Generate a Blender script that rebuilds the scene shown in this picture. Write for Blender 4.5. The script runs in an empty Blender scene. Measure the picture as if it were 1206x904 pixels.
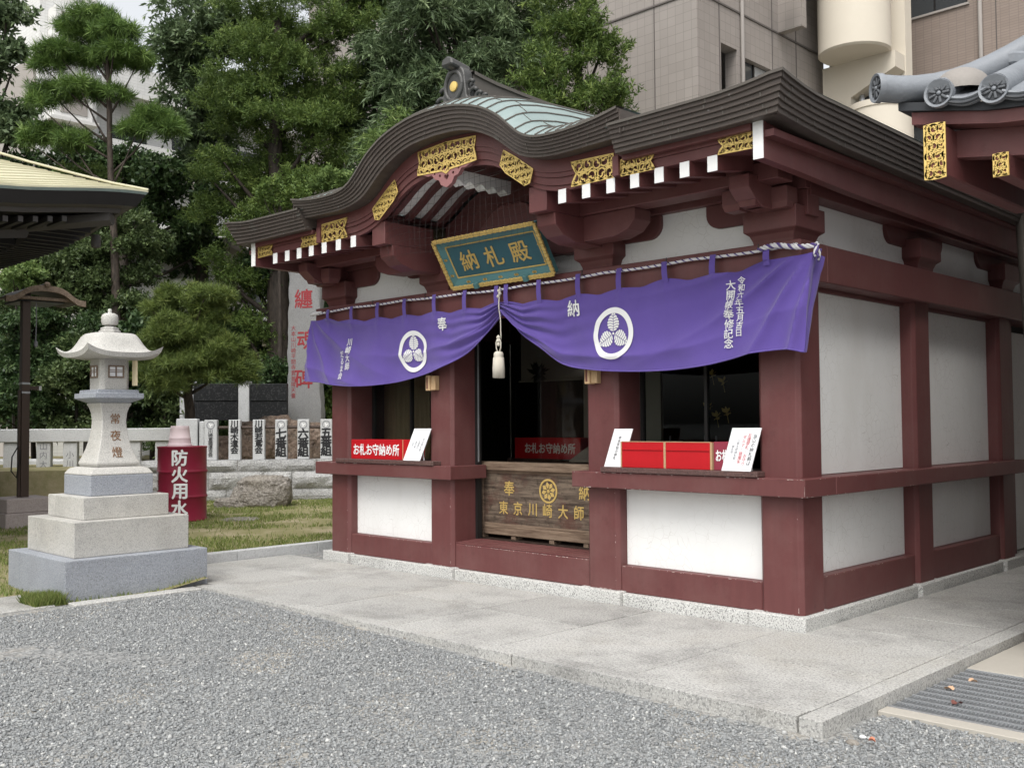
import bpy, bmesh, math, random
import numpy as np
from mathutils import Vector, Matrix, noise
random.seed(7); RNG = np.random.default_rng(7)
SC = bpy.context.scene; COL = SC.collection
R = math.radians

# ------------------------------------------------------------------ camera
F, YAW, PITCH, ROLL = 1193.56, 0.7774, 0.0382, -0.0075      # focal length in pixels of a 1206 px wide frame
CAM = Vector((3.5541, -6.5145, 1.48))
_d = Vector((-math.sin(YAW)*math.cos(PITCH), math.cos(YAW)*math.cos(PITCH), math.sin(PITCH)))
_r = _d.cross(Vector((0, 0, 1))).normalized(); _u = _r.cross(_d)
_r, _u = _r*math.cos(ROLL) + _u*math.sin(ROLL), -_r*math.sin(ROLL) + _u*math.cos(ROLL)
cam = bpy.data.cameras.new('camera'); camo = bpy.data.objects.new('camera', cam); COL.objects.link(camo)
camo.matrix_world = Matrix(((_r.x, _u.x, -_d.x, CAM.x), (_r.y, _u.y, -_d.y, CAM.y), (_r.z, _u.z, -_d.z, CAM.z), (0, 0, 0, 1)))
cam.sensor_width = 36; cam.lens = F/1206*36; cam.clip_start = .05; cam.clip_end = 800
SC.camera = camo
def at(px, py, depth):                      # a point of the place, `depth` metres out along the view
    return CAM + (_d + _r*((px-603)/F) - _u*((py-452)/F))*depth
def atz(px, py, z):
    k = _d + _r*((px-603)/F) - _u*((py-452)/F)
    return CAM + k*((z-CAM.z)/k.z)

# ------------------------------------------------------------------ sky, sun, exposure
SUN_EL, SUN_AZ = R(56), R(152)              # azimuth clockwise from +Y
world = bpy.data.worlds.new('World'); SC.world = world; world.use_nodes = True
wn = world.node_tree; bg = wn.nodes['Background']
sky = wn.nodes.new('ShaderNodeTexSky'); sky.sky_type = 'NISHITA'; sky.sun_disc = False
sky.sun_elevation = SUN_EL; sky.sun_rotation = SUN_AZ; sky.air_density = 1.4; sky.dust_density = 4.0; sky.ozone_density = 1.0
hs = wn.nodes.new('ShaderNodeHueSaturation'); hs.inputs['Saturation'].default_value = .16
wn.links.new(sky.outputs[0], hs.inputs['Color']); wn.links.new(hs.outputs[0], bg.inputs['Color'])
bg.inputs['Strength'].default_value = .15
sl = bpy.data.lights.new('sun', 'SUN'); sl.energy = 1.15; sl.angle = R(30); sl.color = (1, .96, .9)
so = bpy.data.objects.new('sun', sl); COL.objects.link(so)
_sd = Vector((math.sin(SUN_AZ)*math.cos(SUN_EL), math.cos(SUN_AZ)*math.cos(SUN_EL), math.sin(SUN_EL)))
so.rotation_euler = _sd.to_track_quat('Z', 'Y').to_euler()
SC.view_settings.view_transform = 'Standard'; SC.view_settings.look = 'None'
SC.view_settings.exposure = 0.72; SC.view_settings.gamma = 1.0
SC.view_settings.use_curve_mapping = False
SC.cycles.max_bounces = 5; SC.cycles.transparent_max_bounces = 8
SC.cycles.diffuse_bounces = 3; SC.cycles.glossy_bounces = 2; SC.cycles.transmission_bounces = 2

# ------------------------------------------------------------------ materials
class NT:
    def __init__(s, name):
        s.m = bpy.data.materials.new(name); s.m.use_nodes = True; s.t = s.m.node_tree
        s.b = s.t.nodes['Principled BSDF']; s.tc = None
    def n(s, kind, **kw):
        nd = s.t.nodes.new('ShaderNode'+kind)
        for k, v in kw.items():
            k2 = k.replace('_', ' ')
            if hasattr(nd, k) and not (k2 in nd.inputs or k in nd.inputs): setattr(nd, k, v)
            else:
                i = nd.inputs[k] if k in nd.inputs else nd.inputs[k2]
                if hasattr(v, 'is_output'): s.t.links.new(v, i)
                else: i.default_value = v
        return nd
    def co(s):
        if s.tc is None: s.tc = s.n('TexCoord').outputs['Object']
        return s.tc
    def noise(s, scale, detail=4, rough=.6, vec=None):
        return s.n('TexNoise', Scale=scale, Detail=detail, Roughness=rough, Vector=vec or s.co()).outputs['Fac']
    def ramp(s, fac, stops, interp='LINEAR'):
        r = s.n('ValToRGB', Fac=fac); cr = r.color_ramp; cr.interpolation = interp
        while len(cr.elements) < len(stops): cr.elements.new(.5)
        for e, (p, c) in zip(cr.elements, stops):
            e.position = p; e.color = (c, c, c, 1) if isinstance(c, (int, float)) else (*c, 1)
        return r.outputs['Color']
    def mix(s, fac, a, b, blend='MIX'):
        nd = s.t.nodes.new('ShaderNodeMix'); nd.data_type = 'RGBA'; nd.blend_type = blend
        for q, v in ((0, fac), (6, a), (7, b)):
            i = nd.inputs[q]
            if hasattr(v, 'is_output'): s.t.links.new(v, i)
            elif isinstance(v, (int, float)): i.default_value = v if q == 0 else (v, v, v, 1)
            else: i.default_value = (*v, 1)
        return nd.outputs[2]
    def math(s, op, a, b=0.0):
        nd = s.n('Math'); nd.operation = op
        for i, v in zip(nd.inputs, (a, b)):
            if hasattr(v, 'is_output'): s.t.links.new(v, i)
            else: i.default_value = v
        return nd.outputs[0]
    def bump(s, h, dist=.01, strength=.6):
        s.t.links.new(s.n('Bump', Height=h, Distance=dist, Strength=strength).outputs[0], s.b.inputs['Normal'])
    def done(s, col, rough=.6, metal=0, spec=.3):
        if hasattr(col, 'is_output'): s.t.links.new(col, s.b.inputs['Base Color'])
        else: s.b.inputs['Base Color'].default_value = (*col, 1)
        if hasattr(rough, 'is_output'): s.t.links.new(rough, s.b.inputs['Roughness'])
        else: s.b.inputs['Roughness'].default_value = rough
        s.b.inputs['Metallic'].default_value = metal
        s.b.inputs['Specular IOR Level'].default_value = spec
        return s.m
def mul(c, k): return tuple(min(1, x*k) for x in c)
def plain(name, col, rough=.55, var=.16, vs=3.0, bump=.0, bs=60, metal=0, spec=.3):
    t = NT(name)
    c = t.mix(t.noise(vs, 5, .65), mul(col, 1-var), mul(col, 1+var))
    c = t.mix(t.math('MULTIPLY', t.noise(vs*14, 3), .5), c, mul(col, 1-var*.6))
    if bump: t.bump(t.noise(bs, 4), bump, .7)
    return t.done(c, rough, metal, spec)
def paint(name, col, rough=.5):             # weathered lacquer paint: faint streaks, dust, worn spots
    t = NT(name)
    mp = t.n('Mapping', Vector=t.co()); mp.inputs['Scale'].default_value = (9, 9, .8)
    st = t.noise(2.2, 5, .6, mp.outputs[0])
    c = t.mix(st, mul(col, .82), mul(col, 1.16))
    c = t.mix(t.ramp(t.noise(1.3, 6, .7), [(.45, 0), (.75, .4)]), c, (.19, .11, .10))
    c = t.mix(t.ramp(t.noise(7, 6, .75), [(.58, 0), (.75, .45)]), c, mul(col, .55))
    chip = t.ramp(t.noise(30, 5, .8), [(.715, 0), (.73, 1)])
    c = t.mix(t.math('MULTIPLY', chip, .5), c, (.42, .36, .33))
    t.bump(t.noise(70, 3), .002, .35)
    return t.done(c, t.math('ADD', t.math('MULTIPLY', st, .2), rough-.1), 0, .35)
def granite(name, base, dark, light, scale=160, amt=.75, stain=.25, bump=.002, rough=.75):
    t = NT(name)
    a = t.ramp(t.noise(scale, 2, .5), [(.36, 0), (.5, .5), (.64, 1)])
    c = t.mix(t.math('MULTIPLY', t.ramp(t.noise(scale*.7, 3, .6), [(.40, 1), (.5, 0)]), amt), base, dark)
    c = t.mix(t.math('MULTIPLY', t.ramp(t.noise(scale*1.15, 2, .6), [(.54, 0), (.66, 1)]), amt), c, light)
    s = t.ramp(t.noise(1.1, 6, .7), [(.3, 1-stain), (.52, 1.0), (.75, min(1.0, 1+stain*.3))])
    c = t.mix(1.0, c, s, 'MULTIPLY')
    c = t.mix(t.math('MULTIPLY', t.ramp(t.noise(.7, 5, .7), [(.5, 0), (.8, .5)]), stain*1.6), c, mul((.36, .31, .22), .8))
    t.bump(a, bump, .5)
    return t.done(c, rough, 0, .3)
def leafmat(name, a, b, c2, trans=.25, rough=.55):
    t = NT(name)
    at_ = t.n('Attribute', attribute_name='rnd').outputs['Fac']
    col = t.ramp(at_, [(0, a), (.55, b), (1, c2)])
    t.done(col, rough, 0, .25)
    tr = t.n('BsdfTranslucent', Color=col)
    mx = t.n('MixShader', Fac=trans); t.t.links.new(t.b.outputs[0], mx.inputs[1]); t.t.links.new(tr.outputs[0], mx.inputs[2])
    t.t.links.new(mx.outputs[0], t.t.nodes['Material Output'].inputs[0])
    return t.m
MT = {}
MAR = (.122, .042, .041)
MT['maroon'] = paint('maroon_paint', MAR)
MT['maroon_dark'] = MT['maroon']
MT['mauve'] = plain('mauve_carving', (.30, .14, .14), .6, .1)
def plaster():
    t = NT('white_plaster')
    v = t.n('TexVoronoi', feature='DISTANCE_TO_EDGE', Scale=13.0, Vector=t.n('MixRGB', Fac=.06, Color1=t.co(), Color2=t.n('TexNoise', Scale=6.0, Vector=t.co()).outputs['Color']).outputs[0])
    crack = t.ramp(v.outputs['Distance'], [(0, 1), (.018, 0)])
    msk = t.ramp(t.noise(2.1, 4), [(.42, 0), (.6, .75)])
    c = t.mix(t.noise(2.5, 6, .7), (.70, .70, .685), (.80, .80, .79))
    mp = t.n('Mapping', Vector=t.co()); mp.inputs['Scale'].default_value = (1, 1, .35)
    c = t.mix(t.ramp(t.noise(1.3, 5, .65, mp.outputs[0]), [(.52, 0), (.85, .35)]), c, (.52, .49, .44))
    c = t.mix(t.math('MULTIPLY', crack, msk), c, (.45, .43, .40))
    t.bump(t.noise(120, 3), .0015, .4)
    return t.done(c, .85, 0, .2)
MT['plaster'] = plaster()
MT['white'] = plain('white_paint', (.8, .8, .79), .5, .05)
MT['granite'] = granite('plinth_granite', (.56, .56, .54), (.12, .12, .12), (.78, .78, .76), 130, .8, .18)
MT['slab'] = granite('paving_granite', (.41, .405, .385), (.20, .20, .195), (.64, .64, .62), 85, .75, .42, .0015, .7)
MT['lgranite'] = granite('lantern_granite', (.46, .45, .42), (.25, .25, .24), (.66, .65, .62), 140, .6, .26)
MT['bluegranite'] = granite('blue_grey_granite', (.29, .31, .345), (.17, .18, .20), (.46, .48, .51), 110, .6, .18)
MT['fgranite'] = granite('fence_granite', (.50, .51, .515), (.34, .345, .35), (.64, .64, .635), 70, .5, .16)
MT['pinkgranite'] = granite('pinkish_granite', (.40, .345, .325), (.30, .26, .25), (.50, .45, .43), 60, .5, .15)
MT['redgranite'] = granite('dark_red_granite', (.10, .055, .05), (.03, .02, .02), (.24, .16, .15), 160, .8, .1, .001, .35)
MT['rockface'] = granite('split_granite', (.36, .36, .355), (.19, .19, .19), (.52, .52, .51), 45, .6, .35, .02)
MT['boulder'] = granite('boulder_stone', (.22, .20, .175), (.10, .09, .08), (.36, .34, .31), 24, .7, .4, .03)
MT['brownrock'] = granite('brown_rock', (.14, .10, .075), (.06, .045, .035), (.24, .19, .15), 12, .7, .4, .03)
def copper_edge():
    t = NT('weathered_copper_edge')
    mp = t.n('Mapping', Vector=t.co()); mp.inputs['Scale'].default_value = (1.2, 1.2, 14)
    c = t.mix(t.noise(3, 6, .7, mp.outputs[0]), (.046, .036, .031), (.122, .102, .090))
    c = t.mix(t.ramp(t.noise(5.5, 5, .75), [(.62, 0), (.8, .45)]), c, (.20, .25, .23))
    c = t.mix(t.ramp(t.noise(30, 2, .8), [(.70, 0), (.74, .5)]), c, (.28, .28, .27))
    return t.done(c, .55, .25, .35)
MT['copper'] = copper_edge()
def verdigris():
    t = NT('verdigris_copper')
    mp = t.n('Mapping', Vector=t.co()); mp.inputs['Scale'].default_value = (6, 1.2, 1.2)
    c = t.mix(t.noise(1.8, 6, .7, mp.outputs[0]), (.16, .215, .21), (.33, .40, .39))
    c = t.mix(t.ramp(t.noise(8, 5, .7), [(.58, 0), (.8, .6)]), c, (.16, .19, .18))
    return t.done(c, .5, .15, .4)
MT['verdigris'] = verdigris()
MT['capcopper'] = plain('grey_brown_copper', (.12, .108, .095), .5, .3, 5, .003, 30, .25)
MT['darkbronze'] = plain('dark_bronze', (.085, .084, .082), .5, .3, 9, .003, 60, .3)
def gold():
    t = NT('gilt_metal')
    c = t.mix(t.noise(14, 5, .7), (.58, .40, .105), (.88, .65, .23))
    return t.done(c, .4, .35, .5)
MT['gold'] = gold()
MT['goldleaf'] = plain('gold_leaf', (.62, .44, .15), .5, .25, 20, 0, 60, .3)
MT['teal'] = plain('teal_lacquer', (.035, .105, .135), .45, .25, 4, .001, 40)
MT['teal_light'] = plain('pale_teal_lacquer', (.08, .19, .20), .5, .25, 6)
def cloth():
    t = NT('purple_cloth')
    c = t.mix(t.noise(5, 4), (.094, .060, .262), (.126, .083, .335))
    w = t.n('TexWave', Scale=220.0, Distortion=1.0, Vector=t.co())
    t.bump(w.outputs['Fac'], .0006, .3)
    m = t.done(c, .8, 0, .15)
    t.b.inputs['Sheen Weight'].default_value = .25
    return m
MT['cloth'] = cloth()
MT['print'] = plain('white_print', (.78, .78, .78), .8, .04)
MT['rope'] = plain('white_rope', (.66, .65, .66), .9, .1)
MT['rope_purple'] = plain('purple_rope', (.10, .07, .22), .9, .1)
MT['tassel'] = plain('cream_tassel', (.62, .58, .50), .85, .12, 60)
MT['red'] = plain('red_box_paint', (.46, .011, .017), .35, .18, 6)
MT['redside'] = plain('faded_red_print', (.26, .035, .06), .5, .15)
MT['wornwood'] = plain('worn_edge_wood', (.45, .30, .17), .7, .3, 30)
MT['paper'] = plain('white_paper', (.80, .81, .83), .6, .03)
MT['ink'] = plain('black_ink', (.02, .02, .022), .6, .1)
MT['paleink'] = plain('grey_ink', (.18, .18, .20), .6, .1)
MT['dullred'] = plain('faded_red_paint', (.25, .03, .036), .7, .3, 25)
MT['redink'] = plain('red_ink', (.50, .03, .04), .6, .1)
MT['black'] = plain('black_sash', (.018, .017, .017), .4, .2)
def wood(name, a, b, sc=(1.2, 14, 14), rough=.7, worn=None):
    t = NT(name)
    mp = t.n('Mapping', Vector=t.co()); mp.inputs['Scale'].default_value = sc
    c = t.mix(t.ramp(t.noise(2.5, 7, .7, mp.outputs[0]), [(.36, 0), (.62, 1)]), a, b)
    if worn:
        c = t.mix(t.ramp(t.noise(2.2, 7, .75), [(.48, 0), (.60, .8)]), c, worn)
        c = t.mix(t.ramp(t.noise(14, 6, .8), [(.52, 0), (.66, .7)]), c, mul(a, .5))
    t.bump(t.noise(3, 6, .7, mp.outputs[0]), .004, .5)
    return t.done(c, rough, 0, .25)
MT['boxwood'] = wood('aged_box_wood', (.045, .032, .024), (.19, .145, .108), worn=(.095, .042, .032))
MT['railwood'] = wood('weathered_rail_wood', (.10, .065, .045), (.24, .175, .125))
MT['palewood'] = wood('pale_wood', (.42, .27, .14), (.56, .40, .24), (14, 14, 2))
MT['panelwood'] = wood('panel_wood', (.26, .165, .09), (.36, .24, .14), (10, 10, 1))
MT['darkwood'] = wood('dark_interior_wood', (.020, .013, .010), (.045, .028, .022), (8, 8, 1))
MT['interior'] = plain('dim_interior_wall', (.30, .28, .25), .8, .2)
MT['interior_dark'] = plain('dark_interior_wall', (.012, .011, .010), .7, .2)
MT['brownmetal'] = plain('brown_metal', (.062, .043, .034), .5, .15)
MT['brownwood'] = wood('greyed_brown_wood', (.13, .095, .07), (.24, .185, .14))
MT['drum'] = plain('crimson_drum_paint', (.215, .016, .038), .4, .2, 4, .002, 8)
MT['plastic'] = plain('pale_pink_plastic', (.72, .60, .62), .4, .08)
def glass():
    t = NT('window_glass')
    fr = t.n('Fresnel', IOR=1.45); tr = t.n('BsdfTransparent', Color=(.80, .84, .83, 1)); gl = t.n('BsdfGlossy', Roughness=.02)
    mx = t.n('MixShader', Fac=t.math('MULTIPLY', fr.outputs[0], .22)); t.t.links.new(tr.outputs[0], mx.inputs[1]); t.t.links.new(gl.outputs[0], mx.inputs[2])
    t.t.links.new(mx.outputs[0], t.t.nodes['Material Output'].inputs[0]); return t.m
MT['glass'] = glass()
MT['dimglass'] = glass(); MT['dimglass'].name = 'dimming_glass'
[n for n in MT['dimglass'].node_tree.nodes if n.type == 'BSDF_TRANSPARENT'][0].inputs[0].default_value = (.78, .77, .74, 1)  # tinted glass, added to dim what lies behind it
MT['paneglass'] = plain('dark_window_pane', (.05, .055, .06), .08, .2, 1, 0, 60, 0, .6)
MT['blind'] = plain('pale_blind', (.36, .37, .37), .5, .08)

# ------------------------------------------------------------------ mesh helpers
class MB:
    def __init__(s): s.v = []; s.f = []
    def add(s, vs, fs):
        o = len(s.v); s.v += [tuple(p) for p in vs]; s.f += [tuple(i+o for i in q) for q in fs]; return s
    def box(s, x0, x1, y0, y1, z0, z1):
        return s.add([(x, y, z) for z in (z0, z1) for y in (y0, y1) for x in (x0, x1)],
                     [(0, 2, 3, 1), (4, 5, 7, 6), (0, 1, 5, 4), (2, 6, 7, 3), (0, 4, 6, 2), (1, 3, 7, 5)])
    def obox(s, c, a, b, h):                # centre and three half-axes
        c, a, b, h = map(Vector, (c, a, b, h))
        return s.add([c+a*i+b*j+h*k for k in (-1, 1) for j in (-1, 1) for i in (-1, 1)],
                     [(0, 2, 3, 1), (4, 5, 7, 6), (0, 1, 5, 4), (2, 6, 7, 3), (0, 4, 6, 2), (1, 3, 7, 5)])
    def prism(s, poly, fn, d0, d1):
        n = len(poly)
        s.add([fn(a, b, d0) for a, b in poly]+[fn(a, b, d1) for a, b in poly],
              [tuple(range(n-1, -1, -1)), tuple(range(n, 2*n))]+[(i, (i+1) % n, n+(i+1) % n, n+i) for i in range(n)]); return s
    def strip(s, rowA, rowB, *rows):        # grid skin through rows of points
        rs = [rowA, rowB, *rows]; n = len(rowA)
        s.add([p for r in rs for p in r], [(j*n+i, j*n+i+1, (j+1)*n+i+1, (j+1)*n+i) for j in range(len(rs)-1) for i in range(n-1)]); return s
    def tube(s, path, r, n=6, cap=True):
        P_ = [Vector(p) for p in path]; m = len(P_); rr = r if isinstance(r, (list, tuple)) else [r]*m
        rows = []; pu = None
        for i, p in enumerate(P_):
            t = (P_[min(i+1, m-1)]-P_[max(i-1, 0)]).normalized()
            if pu is None: pu = t.orthogonal().normalized()
            pu = (pu - t*pu.dot(t)); pu = pu.normalized() if pu.length > 1e-6 else t.orthogonal().normalized()
            w = t.cross(pu)
            rows.append([p+(pu*math.cos(2*math.pi*k/n)+w*math.sin(2*math.pi*k/n))*rr[i] for k in range(n)])
        fs = [(j*n+k, j*n+(k+1) % n, (j+1)*n+(k+1) % n, (j+1)*n+k) for j in range(m-1) for k in range(n)]
        if cap: fs += [tuple(range(n-1, -1, -1)), tuple(range((m-1)*n, m*n))]
        return s.add([p for r_ in rows for p in r_], fs)
    def lathe(s, prof, c=(0, 0, 0), n=24, ax=None):
        c = Vector(c); ax = ax or (Vector((1, 0, 0)), Vector((0, 1, 0)), Vector((0, 0, 1)))
        vs = [c+(ax[0]*math.cos(2*math.pi*k/n)+ax[1]*math.sin(2*math.pi*k/n))*r_+ax[2]*z for r_, z in prof for k in range(n)]
        m = len(prof)
        fs = [(j*n+k, j*n+(k+1) % n, (j+1)*n+(k+1) % n, (j+1)*n+k) for j in range(m-1) for k in range(n)]
        fs += [tuple(range(n-1, -1, -1)), tuple(range((m-1)*n, m*n))]
        return s.add(vs, fs)
    def build(s, name, mat, parent=None, bevel=0, smooth=False, seg=1, recalc=True):
        me = bpy.data.meshes.new(name); me.from_pydata(s.v, [], s.f); me.update()
        if recalc or bevel:
            bm = bmesh.new(); bm.from_mesh(me)
            bmesh.ops.recalc_face_normals(bm, faces=bm.faces)
            if bevel: bmesh.ops.bevel(bm, geom=[e for e in bm.edges if len(e.link_faces) == 2 and e.calc_face_angle(0) > .5], offset=bevel, segments=seg, affect='EDGES', profile=.6)
            bm.to_mesh(me); bm.free()
        return link(name, me, mat, parent, smooth)
def link(name, me, mat, parent=None, smooth=False):
    me.materials.clear(); me.materials.append(MT[mat] if isinstance(mat, str) else mat)
    if smooth:
        for p in me.polygons: p.use_smooth = True
        if smooth is not True: me.set_sharp_from_angle(angle=smooth)
    o = bpy.data.objects.new(name, me); COL.objects.link(o)
    if parent: adopt(o, parent)
    return o
def wloc(o):
    p = Vector(o.location)
    while o.parent:
        if 'base' in o.parent: return Vector(o.parent['base'])
        o = o.parent
    return p
def adopt(o, parent):
    o.parent = parent
    if parent.type == 'EMPTY': o.matrix_parent_inverse = Matrix.Translation(parent.location).inverted()
def tag(o, label, cat, group=None, kind=None):
    o['label'] = label; o['category'] = cat
    if group: o['group'] = group
    if kind: o['kind'] = kind
    return o
def thing(name, label, cat, loc=(0, 0, 0), group=None):
    o = bpy.data.objects.new(name, None); COL.objects.link(o); o.location = loc; o.empty_display_size = .2
    return tag(o, label, cat, group)
def struct(o): o['kind'] = 'structure'; return o
def box(name, mat, parent, x0, x1, y0, y1, z0, z1, bevel=.006):
    return MB().box(x0, x1, y0, y1, z0, z1).build(name, mat, parent, bevel)
def copy_tree(root, delta=(0, 0, 0), label=None):
    r = root.copy(); COL.objects.link(r); r.location = Vector(root.location)+Vector(delta)
    if label: r['label'] = label
    for ch in [o for o in root.children]:
        c = ch.copy(); COL.objects.link(c); c.parent = r
        for g in ch.children:
            d = g.copy(); COL.objects.link(d); d.parent = c
    return r
def grid_mesh(name, verts, nu, nv, mat, parent=None, smooth=True):
    fs = [(j*nu+i, j*nu+i+1, (j+1)*nu+i+1, (j+1)*nu+i) for j in range(nv-1) for i in range(nu-1)]
    me = bpy.data.meshes.new(name); me.from_pydata([tuple(v) for v in verts], [], fs); me.update()
    return link(name, me, mat, parent, smooth)
def smoothstep(a, b, x):
    t = max(0, min(1, (x-a)/(b-a))); return t*t*(3-2*t)
def interp(pts, x):
    xs = [p[0] for p in pts]
    if x <= xs[0]: return pts[0][1]
    if x >= xs[-1]: return pts[-1][1]
    for i in range(len(pts)-1):
        if xs[i] <= x <= xs[i+1]:
            p0 = pts[max(i-1, 0)]; p1 = pts[i]; p2 = pts[i+1]; p3 = pts[min(i+2, len(pts)-1)]
            h = p2[0]-p1[0]; t = (x-p1[0])/h
            m1 = (p2[1]-p0[1])/max(1e-6, p2[0]-p0[0])*h; m2 = (p3[1]-p1[1])/max(1e-6, p3[0]-p1[0])*h
            return (2*t**3-3*t*t+1)*p1[1]+(t**3-2*t*t+t)*m1+(-2*t**3+3*t*t)*p2[1]+(t**3-t*t)*m2

# writing: glyph outlines become flat print laid on a surface
def glyphs(text, size, bold=.0, fn=None, width=1.0, spacing=1.0):
    cu = bpy.data.curves.new('glyph', 'FONT'); cu.body = text; cu.size = 1; cu.align_x = 'CENTER'; cu.align_y = 'CENTER'
    cu.resolution_u = 2; cu.space_line = spacing
    ob = bpy.data.objects.new('glyph', cu); me = bpy.data.meshes.new_from_object(ob)
    bpy.data.objects.remove(ob); bpy.data.curves.remove(cu)
    vs = [v.co.copy() for v in me.vertices]
    cx = (min(v.x for v in vs)+max(v.x for v in vs))/2; cy = (min(v.y for v in vs)+max(v.y for v in vs))/2
    if not bold:
        for v, c in zip(me.vertices, vs): v.co = fn((c.x-cx)*size*width, (c.y-cy)*size)
        return me
    # heavier strokes: the outline laid down several times, each a hair above the last
    fs = [tuple(p.vertices) for p in me.polygons]; V = []; Fc = []; n = len(vs); e = size*.05
    o0 = fn(0, 0); nn = (fn(e, 0)-o0).cross(fn(0, e)-o0).normalized()
    for k, (dx, dy) in enumerate(((0, 0), (bold, 0), (-bold, 0), (0, bold), (0, -bold), (bold*.7, bold*.7), (-bold*.7, -bold*.7))):
        V += [fn((c.x-cx+dx)*size*width, (c.y-cy+dy)*size)+nn*(.00035*k) for c in vs]; Fc += [tuple(i+k*n for i in q) for q in fs]
    me.clear_geometry(); me.from_pydata(V, [], Fc); me.update()
    return me
def write(name, text, mat, parent, size, fn, bold=.02, width=1.0, spacing=1.0, vertical=False):
    if vertical: text = '\n'.join(text)
    return link(name, glyphs(text, size, bold, fn, width, spacing), mat, parent)
def on(c, right, up):                       # plane placement for writing
    c, right, up = Vector(c), Vector(right).normalized(), Vector(up).normalized()
    return lambda a, b: c+right*a+up*b
# per-piece tone for paving: every slab is cut from its own block
def tone(mat, lo, hi):
    nt = mat.node_tree; b = nt.nodes['Principled BSDF']; src = b.inputs['Base Color'].links[0].from_socket
    oi = nt.nodes.new('ShaderNodeObjectInfo'); mr = nt.nodes.new('ShaderNodeMapRange')
    mr.inputs['To Min'].default_value = lo; mr.inputs['To Max'].default_value = hi
    nt.links.new(oi.outputs['Random'], mr.inputs['Value'])
    mx = nt.nodes.new('ShaderNodeMix'); mx.data_type = 'RGBA'; mx.blend_type = 'MULTIPLY'; mx.inputs[0].default_value = 1
    nt.links.new(src, mx.inputs[6]); nt.links.new(mr.outputs[0], mx.inputs[7]); nt.links.new(mx.outputs[2], b.inputs['Base Color'])
tone(MT['slab'], .92, 1.08); tone(MT['rockface'], .85, 1.12); tone(MT['lgranite'], .95, 1.06)

# ------------------------------------------------------------------ ground
def gz(x, y): return -.085+.070*(1-smoothstep(-5.6, .9, x))
def gravel_mat():
    t = NT('gravel_bed')
    v = t.n('TexVoronoi', Scale=48.0, Vector=t.co())
    c = t.mix(t.n('SeparateColor', Color=v.outputs['Color']).outputs[0], (.15, .153, .153), (.33, .333, .325))
    sand = t.ramp(t.noise(1.1, 5, .7), [(.52, 0), (.66, .8)])
    c = t.mix(sand, c, (.37, .335, .28))
    t.bump(v.outputs['Distance'], .012, .8)
    return t.done(c, .85, 0, .2)
MT['gravelbed'] = gravel_mat()
xs = [-400, -120, -40, -16]+[-9+.5*i for i in range(31)]+[10, 16, 40, 120, 400]
ys = [-400, -120, -40, -16]+[-10+.5*i for i in range(33)]+[12, 20, 40, 120, 400]
struct(grid_mesh('gravel_ground', [(x, y, gz(x, y)) for y in ys for x in xs], len(xs), len(ys), 'gravelbed'))

def leaf_like(name, verts, faces, rnd, mat, parent=None, smooth=False):   # big numpy mesh with one random value per vertex
    me = bpy.data.meshes.new(name); k = faces.shape[1]; nf = len(faces)
    me.vertices.add(len(verts)); me.vertices.foreach_set('co', verts.astype(np.float32).ravel())
    me.loops.add(nf*k); me.loops.foreach_set('vertex_index', faces.astype(np.int32).ravel())
    me.polygons.add(nf); me.polygons.foreach_set('loop_start', np.arange(0, nf*k, k, dtype=np.int32))
    me.update(calc_edges=True)
    a = me.attributes.new('rnd', 'FLOAT', 'POINT'); a.data.foreach_set('value', rnd.astype(np.float32).ravel())
    me.validate()
    return link(name, me, mat, parent, smooth)

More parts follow.
